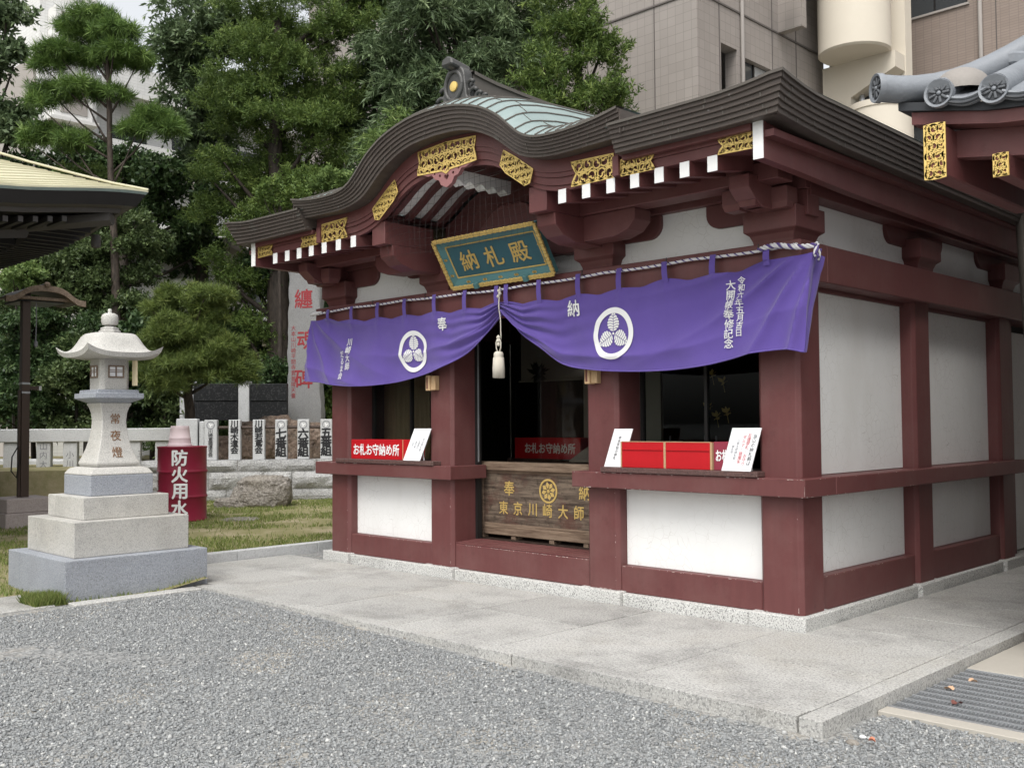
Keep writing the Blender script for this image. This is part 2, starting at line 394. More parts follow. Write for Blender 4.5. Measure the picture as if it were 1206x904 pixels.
def stone_mat():
    t = NT('gravel_stone')
    a = t.n('Attribute', attribute_name='rnd').outputs['Fac']
    c = t.ramp(a, [(0, (.16, .167, .17)), (.35, (.222, .231, .234)), (.8, (.282, .291, .292)), (.95, (.36, .366, .36)), (1, (.50, .50, .48))])
    return t.done(c, .8, 0, .25)
MT['stone'] = stone_mat()
def sandy(x, y):                            # where the gravel is thin and the sand shows
    return np.array([noise.noise(Vector((a*.9, b*.9, 3.1)))+.5*noise.noise(Vector((a*2.3, b*2.3, 7.7))) for a, b in zip(x, y)])
def scatter_gravel(n):
    x = RNG.uniform(-5.6, 4.6, n); y = RNG.uniform(-7.2, .2, n)
    dx, dy = x-CAM.x, y-CAM.y
    dep = dx*_d.x+dy*_d.y; lat = dx*_r.x+dy*_r.y
    ok = (dep > 3.6) & (np.abs(lat) < dep*.53+.3)
    ok &= ~((y > -1.90) & (x < 1.13))                       # platform
    ok &= ~((x < -4.95)) & ~((y > -1.14) & (x > 1.1))
    x, y = x[ok], y[ok]
    sd = sandy(x, y)
    # the bald patch left of the middle, as seen in the gravel
    dxp = (x+BX); dyp = (y+BY); u = dxp*BC+dyp*BS; w = -dxp*BS+dyp*BC
    w = w+.10*np.sin(u*3.1)
    bald = np.exp(-(u/1.15)**2-(w/.19)**2)
    keep = RNG.random(len(x)) > np.clip((sd-.36)*1.6, 0, .6)+bald*.9
    x, y = x[keep], y[keep]; n = len(x)
    base = np.array([[1, 0, 0], [-1, 0, 0], [0, 1, 0], [0, -1, 0], [0, 0, 1], [0, 0, -1]], float)
    fac = np.array([[0, 2, 4], [2, 1, 4], [1, 3, 4], [3, 0, 4], [2, 0, 5], [1, 2, 5], [3, 1, 5], [0, 3, 5]])
    s = RNG.lognormal(math.log(.0078), .28, n)
    sc = np.stack([s*RNG.uniform(.8, 1.35, n), s*RNG.uniform(.7, 1.1, n), s*RNG.uniform(.5, .85, n)], 1)
    v = base[None]*sc[:, None]*RNG.uniform(.75, 1.25, (n, 6, 1))
    v += RNG.normal(0, .18, (n, 6, 3))*s[:, None, None]
    th = RNG.uniform(0, 6.283, n); ph = RNG.normal(0, .5, n)
    c, sn = np.cos(th), np.sin(th); cp, sp = np.cos(ph), np.sin(ph)
    X = v[..., 0]; Y = v[..., 1]*cp[:, None]-v[..., 2]*sp[:, None]; Z = v[..., 1]*sp[:, None]+v[..., 2]*cp[:, None]
    g = -.085+.070*(1-np.clip((x+5.6)/6.5, 0, 1)**2*(3-2*np.clip((x+5.6)/6.5, 0, 1)))
    out = np.stack([X*c[:, None]-Y*sn[:, None]+x[:, None], X*sn[:, None]+Y*c[:, None]+y[:, None], Z+(g+s*.25)[:, None]], 2).reshape(-1, 3)
    f = (fac[None]+np.arange(n)[:, None, None]*6).reshape(-1, 3)
    o = leaf_like('gravel_stones', out, f, np.repeat(RNG.random(n), 6), 'stone')
    tag(o, 'loose grey crushed gravel covering the forecourt', 'gravel', kind='stuff')
BX, BY, BC, BS = 3.12, 3.62, .72, .69
scatter_gravel(370000)

# ------------------------------------------------------------------ paved platform round the hall
plat = struct(MB().box(-6.43, 1.09, -1.84, 7.0, -.30, -.035).build('paved_platform', 'slab'))
def slab(x0, x1, y0, y1, name='paving_slab', h=.10, z=0, g=.0045, bev=.0015):
    o = MB().box(x0+g, x1-g, y0+g, y1-g, z-h, z+random.uniform(-.0012, .0012)).build(name, 'slab', plat, bev)
    return o
x = 1.10; k = 0
cutx = [-6.43, -5.62, -4.52, -3.42, -2.36, -1.30, -.17, .965]
for a, b in zip(cutx[:-1], cutx[1:]):
    slab(a, b, -1.72, -.86); slab(a+(0 if a == cutx[0] else -.0), b, -.86, -.02)
cuty = [-.02, .36, 1.02, 1.84, 2.55, 3.3, 4.05, 4.8, 5.6, 6.4]
for a, b in zip(cuty[:-1], cuty[1:]):
    slab(-.01, .965, a, b)
for a, b in zip([-6.43, -4.9, -3.6, -2.3, -1.05], [-4.9, -3.6, -2.3, -1.05, .96]): slab(a, b, -1.865, -1.72, 'edge_stone', .14, .001)
for a, b in zip([-1.865, -1.30, -.10, 1.1, 2.4, 3.7, 5.0], [-1.30, -.10, 1.1, 2.4, 3.7, 5.0, 6.4]): slab(.965, 1.10, a, b, 'edge_stone', .16, .001)
for y0 in [-1.72+1.05*i for i in range(8)]:
    k = MB().box(-6.56, -6.44, y0+.003, y0+1.047, -.1, .10).build('kerb_stone', 'fgranite', plat, .006)
# stone strips between gravel and lantern
for a, b, c_, d_, z in [(-5.10, -4.94, -3.04, -1.90, .004)]:
    tag(MB().box(a, b, c_, d_, -.15, z).build('edging_stone', 'slab', None, .006), 'low pale stone strip edging the gravel before the stone lantern', 'kerb')
for i, (c_, d_, l) in enumerate([(-4.15, -3.14, 'pale path slab at the lower left beside the gravel'), (-5.4, -4.17, 'path slab nearest the left frame edge along gravel')]):
    tag(MB().box(-5.86, -5.10, c_, d_, -.15, -.003).build('path_slab', 'slab', None, .008), l, 'paving slab')

# drain grating and concrete to the right
conc = plain('beige_concrete', (.40, .375, .33), .85, .2, 2, .003, 50); MT['concrete'] = conc
struct(MB().box(1.104, 9, -1.27, -1.155, -.3, -.062).build('concrete_strip', 'concrete', None, .004))
struct(MB().box(1.104, 9, -.03, 16, -.3, -.055).build('concrete_path', 'concrete', None, .004))
steel = plain('galvanised_steel', (.42, .435, .45), .45, .2, 8, 0, 60, .6); MT['steel'] = steel
gr = thing('drain_grate', 'steel bar grating over the drain beside the platform corner', 'grating', (1.15, -1.15, -.07))
MB().box(1.106, 4.2, -1.153, -1.14, -.09, -.058).box(1.106, 4.2, -.047, -.034, -.09, -.058).build('frame', 'steel', gr)
for i in range(11):
    y0 = -1.045+i*.0995
    MB().box(1.108, 4.2, y0, y0+.011, -.082, -.0585).build('cross_bar', 'steel', gr)
fb = MB()
for i in range(150):
    x0 = 1.115+i*.0205; fb.box(x0, x0+.0035, -1.139, -.048, -.083, -.062)
fb.build('bearing_bar', 'steel', gr, recalc=False)['kind'] = 'stuff'
def dead_leaf(c, s, rot, mat, label):
    mb = MB(); pts = []
    for k in range(10):
        a = k/10*2*math.pi; r_ = s*(.55+.45*abs(math.cos(a)))*(1+.12*math.sin(5*a))
        pts.append((c[0]+r_*math.cos(a+rot), c[1]+.6*r_*math.sin(a+rot), c[2]+.008+.010*math.sin(2*a+rot)))
    mb.add(pts+[(c[0], c[1], c[2]+.004)], [(i, (i+1) % 10, 10) for i in range(10)])
    tag(mb.build('fallen_leaf', mat, None), label, 'leaf', 'fallen leaves by the drain')
MT['leafbrown'] = plain('dead_leaf_brown', (.14, .05, .04), .7, .2, 30); MT['leaftan'] = plain('dead_leaf_tan', (.52, .34, .22), .7, .2, 30)
MT['leafred'] = plain('dead_leaf_red', (.55, .20, .12), .7, .2, 30)
for px, py, s, m, l in [(1118, 811, .035, 'leaftan', 'pale orange dead leaf against the kerb on the grating'), (1127, 828, .035, 'leafbrown', 'dark red brown dead leaf on the steel grating'),
                        (1146, 802, .03, 'leaftan', 'small tan leaf near the upper end of the grating'), (1027, 872, .025, 'leafred', 'orange leaf on the gravel below the platform corner')]:
    p = atz(px, py, -.058); dead_leaf(p, s, random.uniform(0, 6), m, l)
def pebble(p, s, mat, label):
    bm = bmesh.new(); bmesh.ops.create_icosphere(bm, subdivisions=2, radius=1)
    for v in bm.verts: v.co *= 1+.25*noise.noise(v.co*1.3+Vector(p)); v.co = Vector((v.co.x*s*1.3, v.co.y*s*.8, v.co.z*s*.6))+Vector(p)
    me = bpy.data.meshes.new('pebble'); bm.to_mesh(me); bm.free()
    tag(link('pebble', me, mat), label, 'stone')
pebble(atz(1004, 874, -.075), .028, 'boulder', 'brown grey stone lying on gravel by the platform corner')
pebble(atz(1016, 867, -.075), .015, 'plaster', 'small white stone on gravel by the platform corner')
pebble(atz(847, 833, -.075), .018, 'boulder', 'brown lump of earth against the platform edge')
pebble(atz(478, 751, -.05), .018, 'boulder', 'dark lump of moss at the platform edge, farther left')
# ------------------------------------------------------------------ the hall (front along X, faces -Y; right front corner at the origin)
CX = -2.885
hall = thing('shrine_hall', 'maroon timber shrine hall with white plaster panels and curved copper gable', 'building', (CX, 2.6, 0))
COLS = [-5.56, -3.90, -1.87, -.218]
SIDE = [2.21, 4.22]
def column(cx, cy, z0=.095, z1=2.49, w=.17, ch=.03):
    p = [(-w+ch, -w), (w-ch, -w), (w, -w+ch), (w, w-ch), (w-ch, w), (-w+ch, w), (-w, w-ch), (-w, -w+ch)]
    return MB().prism(p, lambda a, b, d: (cx+a, cy+b, d), z0, z1).build('column', 'maroon', hall, .004)
def plinth_block(x0, x1, y0, y1): return box('plinth_block', 'granite', hall, x0, x1, y0, y1, -.02, .097, .006)
for cx in COLS:
    column(cx, .23); plinth_block(cx-.235, cx+.218, 0, .45)
for cy in SIDE:
    column(-.218, cy); plinth_block(-.45, 0, cy-.225, cy+.225)
column(-5.56, 4.22)
def plinth_strip(x0, x1, y0, y1): return box('plinth_strip', 'granite', hall, x0, x1, y0, y1, -.02, .085, .005)
for a, b in zip(COLS[:-1], COLS[1:]): plinth_strip(a+.22, b-.237, .036, .40)
plinth_strip(-.42, -.036, .452, 1.983); plinth_strip(-.42, -.036, 2.437, 3.993); plinth_strip(-.42, -.036, 4.447, 6.2)
# ground sills, plaster, counters
def sill(x0, x1, y0, y1, z1=.30): return box('ground_sill', 'maroon', hall, x0, x1, y0, y1, .086, z1, .006)
def plaster_panel(x0, x1, y0, y1, z0, z1): return box('plaster_panel', 'plaster', hall, x0, x1, y0, y1, z0, z1, .002)
sill(COLS[0]+.171, COLS[1]-.171, .091, .36, .302); sill(COLS[2]+.171, COLS[3]-.171, .091, .36, .302)
plaster_panel(COLS[0]+.172, COLS[1]-.172, .17, .26, .303, .96); plaster_panel(COLS[2]+.172, COLS[3]-.172, .17, .26, .303, .96)
box('counter', 'maroon', hall, -5.887, -3.66, -.034, .45, .9375, 1.069, .006)
box('counter', 'maroon', hall, -2.125, .034, -.034, .426, .9375, 1.069, .006)
box('side_rail', 'maroon', hall, -.37, .034, .428, 4.50, .9375, 1.068, .006)
for y0, y1 in ((.402, 2.038), (2.382, 4.048)):
    box('ground_sill', 'maroon', hall, -.33, -.081, y0, y1, .086, .335, .006)
    plaster_panel(-.25, -.17, y0, y1, .336, .945); plaster_panel(-.25, -.17, y0, y1, 1.072, 2.485)
    box('panel_stop', 'maroon', hall, -.165, -.135, y0, y1, 2.45, 2.4795, .002)
# left ledge and right ledge
for a, b in ((-5.49, -3.895), (-1.80, -.335)):
    box('stone_ledge', 'redgranite', hall, a, b, -.05, .2, 1.070, 1.112, .006)
# far right bay: recessed grey door
box('door_frame', 'maroon_dark', hall, -.34, -.14, 4.60, 4.70, .086, 2.48, .004)
box('door', 'plaster', hall, -.26, -.20, 4.701, 5.9, .10, 2.40, .004)
box('door_edge', 'black', hall, -.198, -.188, 4.715, 4.745, .10, 2.2, 0)
column(-.218, 6.1)
# head beam all round
box('head_beam', 'maroon', hall, -5.88, .034, -.034, .36, 2.48, 2.76, .008)
box('head_beam', 'maroon', hall, -.36, .0335, .3605, 6.4, 2.481, 2.759, .008)
box('head_beam', 'maroon', hall, -5.88, -5.42, .3605, 6.4, 2.481, 2.759, .008)
# upper plaster
plaster_panel(-5.7, -3.72, .14, .22, 2.765, 3.30); plaster_panel(-2.06, -.12, .14, .22, 2.765, 3.30)
plaster_panel(-.20, -.12, .225, 6.2, 2.765, 3.35)
box('tie_beam', 'maroon_dark', hall, -3.74, -2.04, .12, .30, 2.97, 3.13, .006)

# bracket sets: bearing block, curved arms, small blocks
def arm_profile(L, z0, z1):                 # boat-shaped bracket arm
    pts = [(-L, z1), (L, z1), (L, z0+(z1-z0)*.60)]
    for i in range(7):
        t = i/6*math.pi/2; pts.append((L-.20*L-.0+.20*L*math.cos(t)-.0, z0+(z1-z0)*.60*(1-math.sin(t))))
    for i in range(7):
        t = math.pi/2-i/6*math.pi/2; pts.append((-L+.20*L-.20*L*math.cos(t), z0+(z1-z0)*.60*(1-math.sin(t))))
    pts.append((-L, z0+(z1-z0)*.60))
    out = []
    for p in pts:
        if not out or (abs(p[0]-out[-1][0])+abs(p[1]-out[-1][1])) > 1e-5: out.append(p)
    return out
def frustum(mb, cx, cy, z0, z1, prof):
    rows = []
    for t, h in prof:
        z = z0+(z1-z0)*t; rows.append([(cx-h, cy-h, z), (cx+h, cy-h, z), (cx+h, cy+h, z), (cx-h, cy+h, z)])
    vs = [p for r_ in rows for p in r_]; m = len(rows)
    fs = [(j*4+k, j*4+(k+1) % 4, (j+1)*4+(k+1) % 4, (j+1)*4+k) for j in range(m-1) for k in range(4)]+[(3, 2, 1, 0), tuple(range((m-1)*4, m*4))]
    mb.add(vs, fs); return mb
def bearing(cx, cy, z0, z1, h0, h1, parent):
    return frustum(MB(), cx, cy, z0, z1, [(0, h0), (.12, h0+.005), (.28, h0+(h1-h0)*.4), (.38, h1), (1, h1)]).build('bearing_block', 'maroon', parent, .004)
def bracket(cx, cy, front, arms, corner=0, small=True):
    o = bearing(cx, cy, 2.761, 3.02, .16, .215, hall)
    L = arms
    pr_arm = arm_profile(L, 2.955, 3.14)
    if corner: pr_arm = [(max(a, -.24) if corner > 0 else min(a, .24), b) for a, b in pr_arm]; pr_arm = [p for i, p in enumerate(pr_arm) if i == 0 or (abs(p[0]-pr_arm[i-1][0])+abs(p[1]-pr_arm[i-1][1])) > 1e-5]
    MB().prism(pr_arm, (lambda a, b, d: (cx+a, cy+d, b)) if front else (lambda a, b, d: (cx+d, cy+a, b)), -.085, .085).build('bracket_arm', 'maroon', o, .004)
    if small:
        for t in (-L+.13, 0, L-.13):
            p = (cx+t, cy) if front else (cx, cy+t)
            frustum(MB(), *p, 3.10, 3.215, [(0, .085), (.35, .11), (1, .11)]).build('small_block', 'maroon', o, .003)
    return o
for i, cx in enumerate(COLS):
    o = bracket(cx, .19, True, .62 if i in (0, 3) else .60, corner={0: 1, 3: -1}.get(i, 0), small=False)
    fy = .42 if i in (0, 3) else .62
    # projecting arm towards the front
    pr = [(.25, 2.985), (-fy*.55, 2.985), (-fy*.8, 3.03), (-fy, 3.10), (-fy, 3.19), (.25, 3.19)]
    if i in (0, 3):
        MB().prism(pr, lambda a, b, d: (cx+d, .0+a, b), -.08, .08).build('bracket_arm', 'maroon', o, .004)
        MB().prism([(0, 3.14), (.58, 3.14), (.58, 3.06), (.5, 2.98), (.38, 2.955), (0, 2.955)], lambda a, b, d: (cx+d, .27+a, b), -.084, .084).build('bracket_arm', 'maroon', o, .004)
        for dx, dy in ((0, -.25), (-.17 if i == 3 else .17, -.18), (.13 if i == 3 else -.13, -.05)):
            frustum(MB(), cx+dx, dy, 2.985, 3.135, [(0, .06), (.3, .075), (1, .075)]).build('small_block', 'maroon', o, .003)
    else:
        MB().prism([(.2, 2.93), (-.35, 2.93), (-.5, 2.97), (-.60, 3.045), (-.61, 3.14), (.2, 3.14)], lambda a, b, d: (cx+d, a, b), -.10, .10).build('bracket_arm', 'maroon', o, .005)
        box('bracket_head', 'maroon', o, cx-.095, cx+.095, -.70, -.10, 3.141, 3.35, .005)
        # cross arm under the eave purlin, towards the outer side
        s = 1 if i == 2 else -1
        MB().prism([(0, 3.15), (.62, 3.15), (.62, 3.06), (.55, 2.99), (.42, 2.95), (0, 2.945)], lambda a, b, d: (cx+s*a, d, b), -.26, -.05).build('bracket_arm', 'maroon', o, .005)
for cy in SIDE:
    bracket(-.17, cy, False, .58, small=False)
# eave purlins
box('eave_purlin', 'maroon_dark', hall, -5.78, -3.81, -.30, -.10, 3.152, 3.28, .005)
box('eave_purlin', 'maroon_dark', hall, -1.96, .02, -.30, -.10, 3.152, 3.28, .005)
box('wall_purlin', 'maroon_dark', hall, -5.9, .03, .06, .137, 3.141, 3.30, .004)
box('wall_purlin', 'maroon_dark', hall, -.118, .03, .14, 6.3, 3.10, 3.32, .004)
# rafters with white painted ends
for s in (-1, 1):
    for u in (1.325, 1.565, 1.80, 2.02, 2.235, 2.45, 2.675):
        xc = CX+s*u
        y0, y1 = -.752, .14; za, zb = 3.155, 3.30; h = .105; w = .038
        vs = [(xc+i*w, y, (za if y == y0 else zb)+k*h) for k in (0, 1) for y in (y0, y1) for i in (-1, 1)]
        r_ = MB().add(vs, [(0, 2, 3, 1), (4, 5, 7, 6), (0, 1, 5, 4), (2, 6, 7, 3), (0, 4, 6, 2), (1, 3, 7, 5)]).build('rafter', 'maroon_dark', hall)
        box('painted_end', 'white', r_, xc-w-.001, xc+w+.001, y0-.006, y0, za-.001, za+h+.001, .001)
# soffit boards above the rafters
for a, b in ((-5.96, CX-1.25), (CX+1.25, .13)):
    MB().add([(a, -.70, 3.262), (b, -.70, 3.262), (b, .14, 3.408), (a, .14, 3.408)], [(0, 1, 2, 3)]).build('soffit', 'maroon_dark', hall)
soff = MB(); soff.add([(-.13, .14, 3.335), (.135, .14, 3.335), (.135, 6.4, 3.31), (-.13, 6.4, 3.31)], [(0, 1, 2, 3)])
soff.build('soffit', 'maroon_dark', hall)

# --- eave edges: stacked copper strips
TOP = [(0, 4.11), (.21, 4.10), (.42, 4.065), (.65, 3.995), (.85, 3.885), (.97, 3.785), (1.08, 3.70), (1.2, 3.648), (1.35, 3.627), (1.6, 3.627), (1.85, 3.65), (2.05, 3.685)]
BOT = [(0, 3.92), (.3, 3.902), (.5, 3.853), (.72, 3.752), (.88, 3.64), (1.0, 3.562), (1.15, 3.515), (1.35, 3.492), (1.7, 3.495), (2.05, 3.505)]
LOW = [(0, 3.66), (.32, 3.64), (.52, 3.60), (.66, 3.535), (.76, 3.47), (.94, 3.365), (1.1, 3.30), (1.3, 3.262), (1.45, 3.258), (2.05, 3.258)]
kt = lambda u: interp(TOP, abs(u)); kb = lambda u: interp(BOT, abs(u)); kl = lambda u: interp(LOW, abs(u))
NL = 6
def edge_rows():
    rows = []                               # (fraction from top, outward offset)
    for i in range(NL):
        a, b = i/NL, (i+1)/NL
        rows += [(a+.004, -.092*a-.003), (b-.012, -.092*b+.011), (b, -.092*b+.009), (b+.001, -.092*b-.006)]
    return rows
def sweep_edge(path, name, parent):
    # path: (x, y, nx, ny, ztop, zbot)
    rows = [[(x+nx*o, y+ny*o, zt+(zb-zt)*f) for x, y, nx, ny, zt, zb in path] for f, o in edge_rows()]
    inner = [[(x-nx*.30, y-ny*.30, zb+.01) for x, y, nx, ny, zt, zb in path], [(x-nx*.30, y-ny*.30, zt-.01) for x, y, nx, ny, zt, zb in path],
             [(x+nx*.004, y+ny*.004, zt+.004) for x, y, nx, ny, zt, zb in path]]
    mb = MB(); mb.strip(*rows, *inner, rows[0])
    n = len(path); m = len(rows)+len(inner)
    mb.f += [tuple(j*n for j in range(m)), tuple(j*n+n-1 for j in range(m-1, -1, -1))]
    return mb.build(name, 'copper', parent)
roof = MB().box(-5.9, CX-1.06, -.5, 6.3, 3.42, 3.46).box(CX+1.06, .1, -.5, 6.3, 3.42, 3.46).box(CX-1.055, CX+1.055, .19, 6.3, 3.42, 3.46).build('roof', 'maroon_dark', hall)
us = [i*.04-2.0425 for i in range(103)]
us = [u for u in us if abs(u) <= 2.043]
sweep_edge([(CX+u, -.972, 0, -1, kt(u), kb(u)) for u in us], 'gable_eave_edge', roof)
def strip_joints(path, step, seed):         # lapped ends of the copper strips, staggered from layer to layer
    g = random.Random(seed); pts = [Vector(p[:2]) for p in path]; L = [0]
    for a, b in zip(pts[:-1], pts[1:]): L.append(L[-1]+(b-a).length)
    mb = MB()
    for i in range(NL):
        d = g.uniform(.05, step)
        while d < L[-1]-.02:
            k = max(j for j in range(len(L)) if L[j] <= d); k = min(k, len(path)-2); t = (d-L[k])/max(1e-6, L[k+1]-L[k])
            def P_(f, o, dd):
                tt = t+dd/max(1e-6, L[k+1]-L[k]); q = [path[k][m]+(path[k+1][m]-path[k][m])*tt for m in range(6)]
                return (q[0]+q[2]*o, q[1]+q[3]*o, q[4]+(q[5]-q[4])*f)
            a, b = (i+.10)/NL, (i+.92)/NL; oa, ob = -.092*a+.003, -.092*b+.013
            if abs(path[k][2]-path[k+1][2]) < .01: mb.add([P_(a, oa, -.005), P_(a, oa, .005), P_(b, ob, .005), P_(b, ob, -.005)], [(0, 1, 2, 3)])
            d += step*g.uniform(.75, 1.25)
    mb.build('strip_joint', 'capcopper', roof, recalc=False)['kind'] = 'stuff'
def mtop(u): return 3.578+.012*max(0, abs(u)-2.1)+.05*max(0, (abs(u)-2.75)/.57)**2
def mbot(u): return 3.395+.02*max(0, (abs(u)-2.6)/.7)**2
def stop_(y): return 3.565+.065*max(0, (-.35-y)/.61)**2-.012*max(0, y)
def sbot(y): return 3.352+.062*max(0, (0.1-y)/1.06)**1.5-.012*max(0, y)
HW = 3.319
pr_ = []
for i in range(17):
    u = 1.94+(HW-1.94)*i/16
    nx = 1 if i == 16 else 0
    pr_.append((CX+u, -.960, nx, -1, mtop(u), mbot(u)))
pr_[-1] = (CX+HW, -.960, 1, -1, 3.632, 3.416)
ys_ = [-.85, -.7, -.55, -.4, -.2, 0, .4, 1, 2, 3, 4, 5, 6.4]
right = pr_+[(CX+HW, y, 1, 0, stop_(y), sbot(y)) for y in ys_]
sweep_edge(right, 'eave_edge', roof)
strip_joints(right, .62, 3); strip_joints([(CX+u, -.972, 0, -1, kt(u), kb(u)) for u in us], .5, 5)
left = [(2*CX-x, y, -nx, ny, zt, zb) for x, y, nx, ny, zt, zb in right][::-1]
sweep_edge(left, 'eave_edge', roof); strip_joints(left, .62, 7)
# main roof surface (low hip) and the thin verdigris lip on the edge
MB().add([(-6.2, -.955, 3.60), (CX-1.9, -.955, 3.575), (CX-1.9, .6, 3.72), (CX+1.9, .6, 3.72), (CX+1.9, -.955, 3.575), (.43, -.955, 3.60), (.43, 6.4, 3.56), (-6.2, 6.4, 3.56), (-3.6, 2.0, 3.9), (-2.1, 2.0, 3.9)],
         [(0, 1, 2, 8), (2, 3, 9, 8), (3, 4, 5, 9), (5, 6, 9), (6, 7, 8, 9), (7, 0, 8)]).build('roof_sheet', 'verdigris', roof)
def lip(path, name='copper_lip'):
    mb = MB(); r0 = [(x+nx*.012, y+ny*.012, zt-.004) for x, y, nx, ny, zt, zb in path]
    r1 = [(x+nx*.013, y+ny*.013, zt+.014) for x, y, nx, ny, zt, zb in path]; r2 = [(x-nx*.10, y-ny*.10, zt+.024) for x, y, nx, ny, zt, zb in path]
    mb.strip(r0, r1, r2); return mb.build(name, 'capcopper', roof, smooth=False)
lip(right); lip(left)
lip([(CX+u, -.972, 0, -1, kt(u), kb(u)) for u in us])
# curved gable roof: standing seam copper sheets
YB = [(-.972, .014), (-.92, .045), (-.85, .085), (-.78, .112), (-.7, .135), (-.5, .175), (-.2, .21), (.3, .235), (1.2, .25), (2.2, .25)]
ew = .104
def lift(u, dz): return min(dz, .112)+max(0, dz-.112)*(1-smoothstep(.9, 1.5, u))-.05*smoothstep(1.5, 2.0, u)*min(1, dz/.11)
for s in (-1, 1):
    for i in range(19):
        a, b = i*ew+.002, (i+1)*ew-.002
        if b > 2.03: continue
        rows = []
        for y, dz in YB:
            rows.append([(CX+s*u, y, kt(u)+lift(u, dz)) for u in (a, (a+b)/2, b)])
        fs = MB().strip(*rows).build('copper_sheet', 'verdigris', roof, smooth=True, recalc=False)
    for i in range(1, 19):
        u = i*ew
        if u > 2.0: break
        MB().tube([(CX+s*u, y, kt(u)+lift(u, dz)+.004) for y, dz in YB], .0075, 5).build('seam', 'capcopper', roof)
    for i in range(1, 19):                  # staggered cross joints
        u0 = i*ew; y = (-.78, -.66, -.72)[i % 3]
        dz = interp(YB, y)
        if u0+ew < 2.0: MB().tube([(CX+s*(u0+ew*k/3), y, kt(u0+ew*k/3)+lift(u0, dz)+.001) for k in range(4)], .004, 4).build('cross_joint', 'capcopper', roof)
# gable return on each side of the raised centre
for s in (-1, 1):
    MB().box(CX+s*2.043-.006, CX+s*2.043+.006, -.95, 1.8, 3.51, 3.68).build('gable_cheek', 'copper', roof)
# ridge
ridge = MB()
ry = [-.56, -.45, -.3, 0, .4, 1.0, 2.2]
def rz(y): return interp([(-.8, 4.635), (-.70, 4.60), (-.55, 4.565), (-.25, 4.528), (.25, 4.505), (.7, 4.49), (1.1, 4.48), (2.2, 4.47)], y)
for w, a, b in ((.17, -.36, -.20), (.135, -.20, -.075), (.155, -.075, -.045), (.10, -.045, -.02)):
    rows = [[(CX-w, y, rz(y)+b), (CX+w, y, rz(y)+b), (CX+w, y, rz(y)+a), (CX-w, y, rz(y)+a), (CX-w, y, rz(y)+b)] for y in ry]
    ridge.strip(*rows); ridge.f += []
rg = ridge.build('ridge', 'capcopper', roof)
MB().tube([(CX, y, rz(y)-.015) for y in [-.72, -.64]+ry], .042, 10).build('ridge_cap', 'capcopper', roof, smooth=R(50))
# onigawara ornament at the front of the ridge
orn = MB()
sh = []
for i in range(25):
    t = math.pi*i/24; sh.append((.125*math.cos(t), .27+.12*math.sin(t)))
outl = [(.20, 0), (.19, .06), (.15, .10)]+[(x_, z_-.0) for x_, z_ in sh]+[(-.15, .10), (-.19, .06), (-.20, 0)]
orn.prism(outl, lambda a, b, d: (CX+a, d, 4.19+b), -.66, -.55)
orn_o = orn.build('ridge_ornament', 'darkbronze', roof, .008)
MB().tube([(CX+.105*math.cos(t), -.665, 4.40+.125*math.sin(t)) for t in [2*math.pi*i/24 for i in range(25)]], .018, 8, False).build('rim', 'darkbronze', orn_o, smooth=True)
MB().lathe([(.0, -.008), (.036, -.007), (.044, -.004), (.046, .01)], (CX, -.668, 4.395), 20, (Vector((1, 0, 0)), Vector((0, 0, 1)), Vector((0, 1, 0)))).build('gilt_crest', 'gold', orn_o, smooth=R(40))
MB().prism([(-.075, 0), (.075, 0), (.06, .06), (.0, .085), (-.06, .06)], lambda a, b, d: (CX+a, d, 4.535+b+.15*(-.58-d)), -.75, -.52).build('hood', 'darkbronze', orn_o, .012)
for s in (-1, 1):
    for (u0, z0, r0) in ((.165, 4.37, .055), (.20, 4.285, .065), (.27, 4.25, .05), (.34, 4.225, .035)):
        sp = [(CX+s*(u0+r0*(1-k/26)*math.cos(.5+k*.42)), -.63+.002*k, z0+r0*(1-k/26)*math.sin(.5+k*.42)) for k in range(22)]
        MB().tube(sp, [.018-.0004*k for k in range(22)], 6).build('scroll', 'darkbronze', orn_o, smooth=True)
    MB().box(CX+s*.30-.10, CX+s*.30+.10, -.64, -.52, 4.17, 4.225).build('foot', 'darkbronze', orn_o, .01)
frustum(MB(), CX+.30, -.46, 4.20, 4.27, [(0, .05), (1, .06)]).build('block', 'capcopper', orn_o, .006)
for i, (w, z, y0) in enumerate(((.46, 4.165, -.72), (.40, 4.185, -.70), (.34, 4.205, -.68))):
    MB().box(CX-w, CX+w, y0, -.35, z-.045, z).build('ridge_step', 'capcopper', orn_o, .006)

# --- curved barge boards in three stepped layers
def board(u0, u1, fa, fb, y0, y1, name='barge_board'):
    n = max(2, int((u1-u0)/.035)); uu = [u0+(u1-u0)*i/n for i in range(n+1)]
    za = [kb(u)+.02+(kl(u)-kb(u)-.02)*fa for u in uu]; zb = [kb(u)+.02+(kl(u)-kb(u)-.02)*fb for u in uu]
    mb = MB(); A = [(CX+u, y0, z) for u, z in zip(uu, za)]; B = [(CX+u, y0, z) for u, z in zip(uu, zb)]
    A2 = [(x_, y1, z) for x_, _, z in A]; B2 = [(x_, y1, z) for x_, _, z in B]
    mb.strip(A, B, B2, A2, A)
    m = n+1; mb.f += [(0, m, 2*m, 3*m), (n, 3*m+n, 2*m+n, m+n)]
    return mb.build(name, 'maroon', hall)
board(-1.93, 1.93, -.02, .46, -.752, -.68); board(-1.93, 1.93, .46, .60, -.742, -.68); board(-1.90, 1.90, .60, .84, -.728, -.68); board(-1.90, 1.90, .84, 1.0, -.714, -.68)
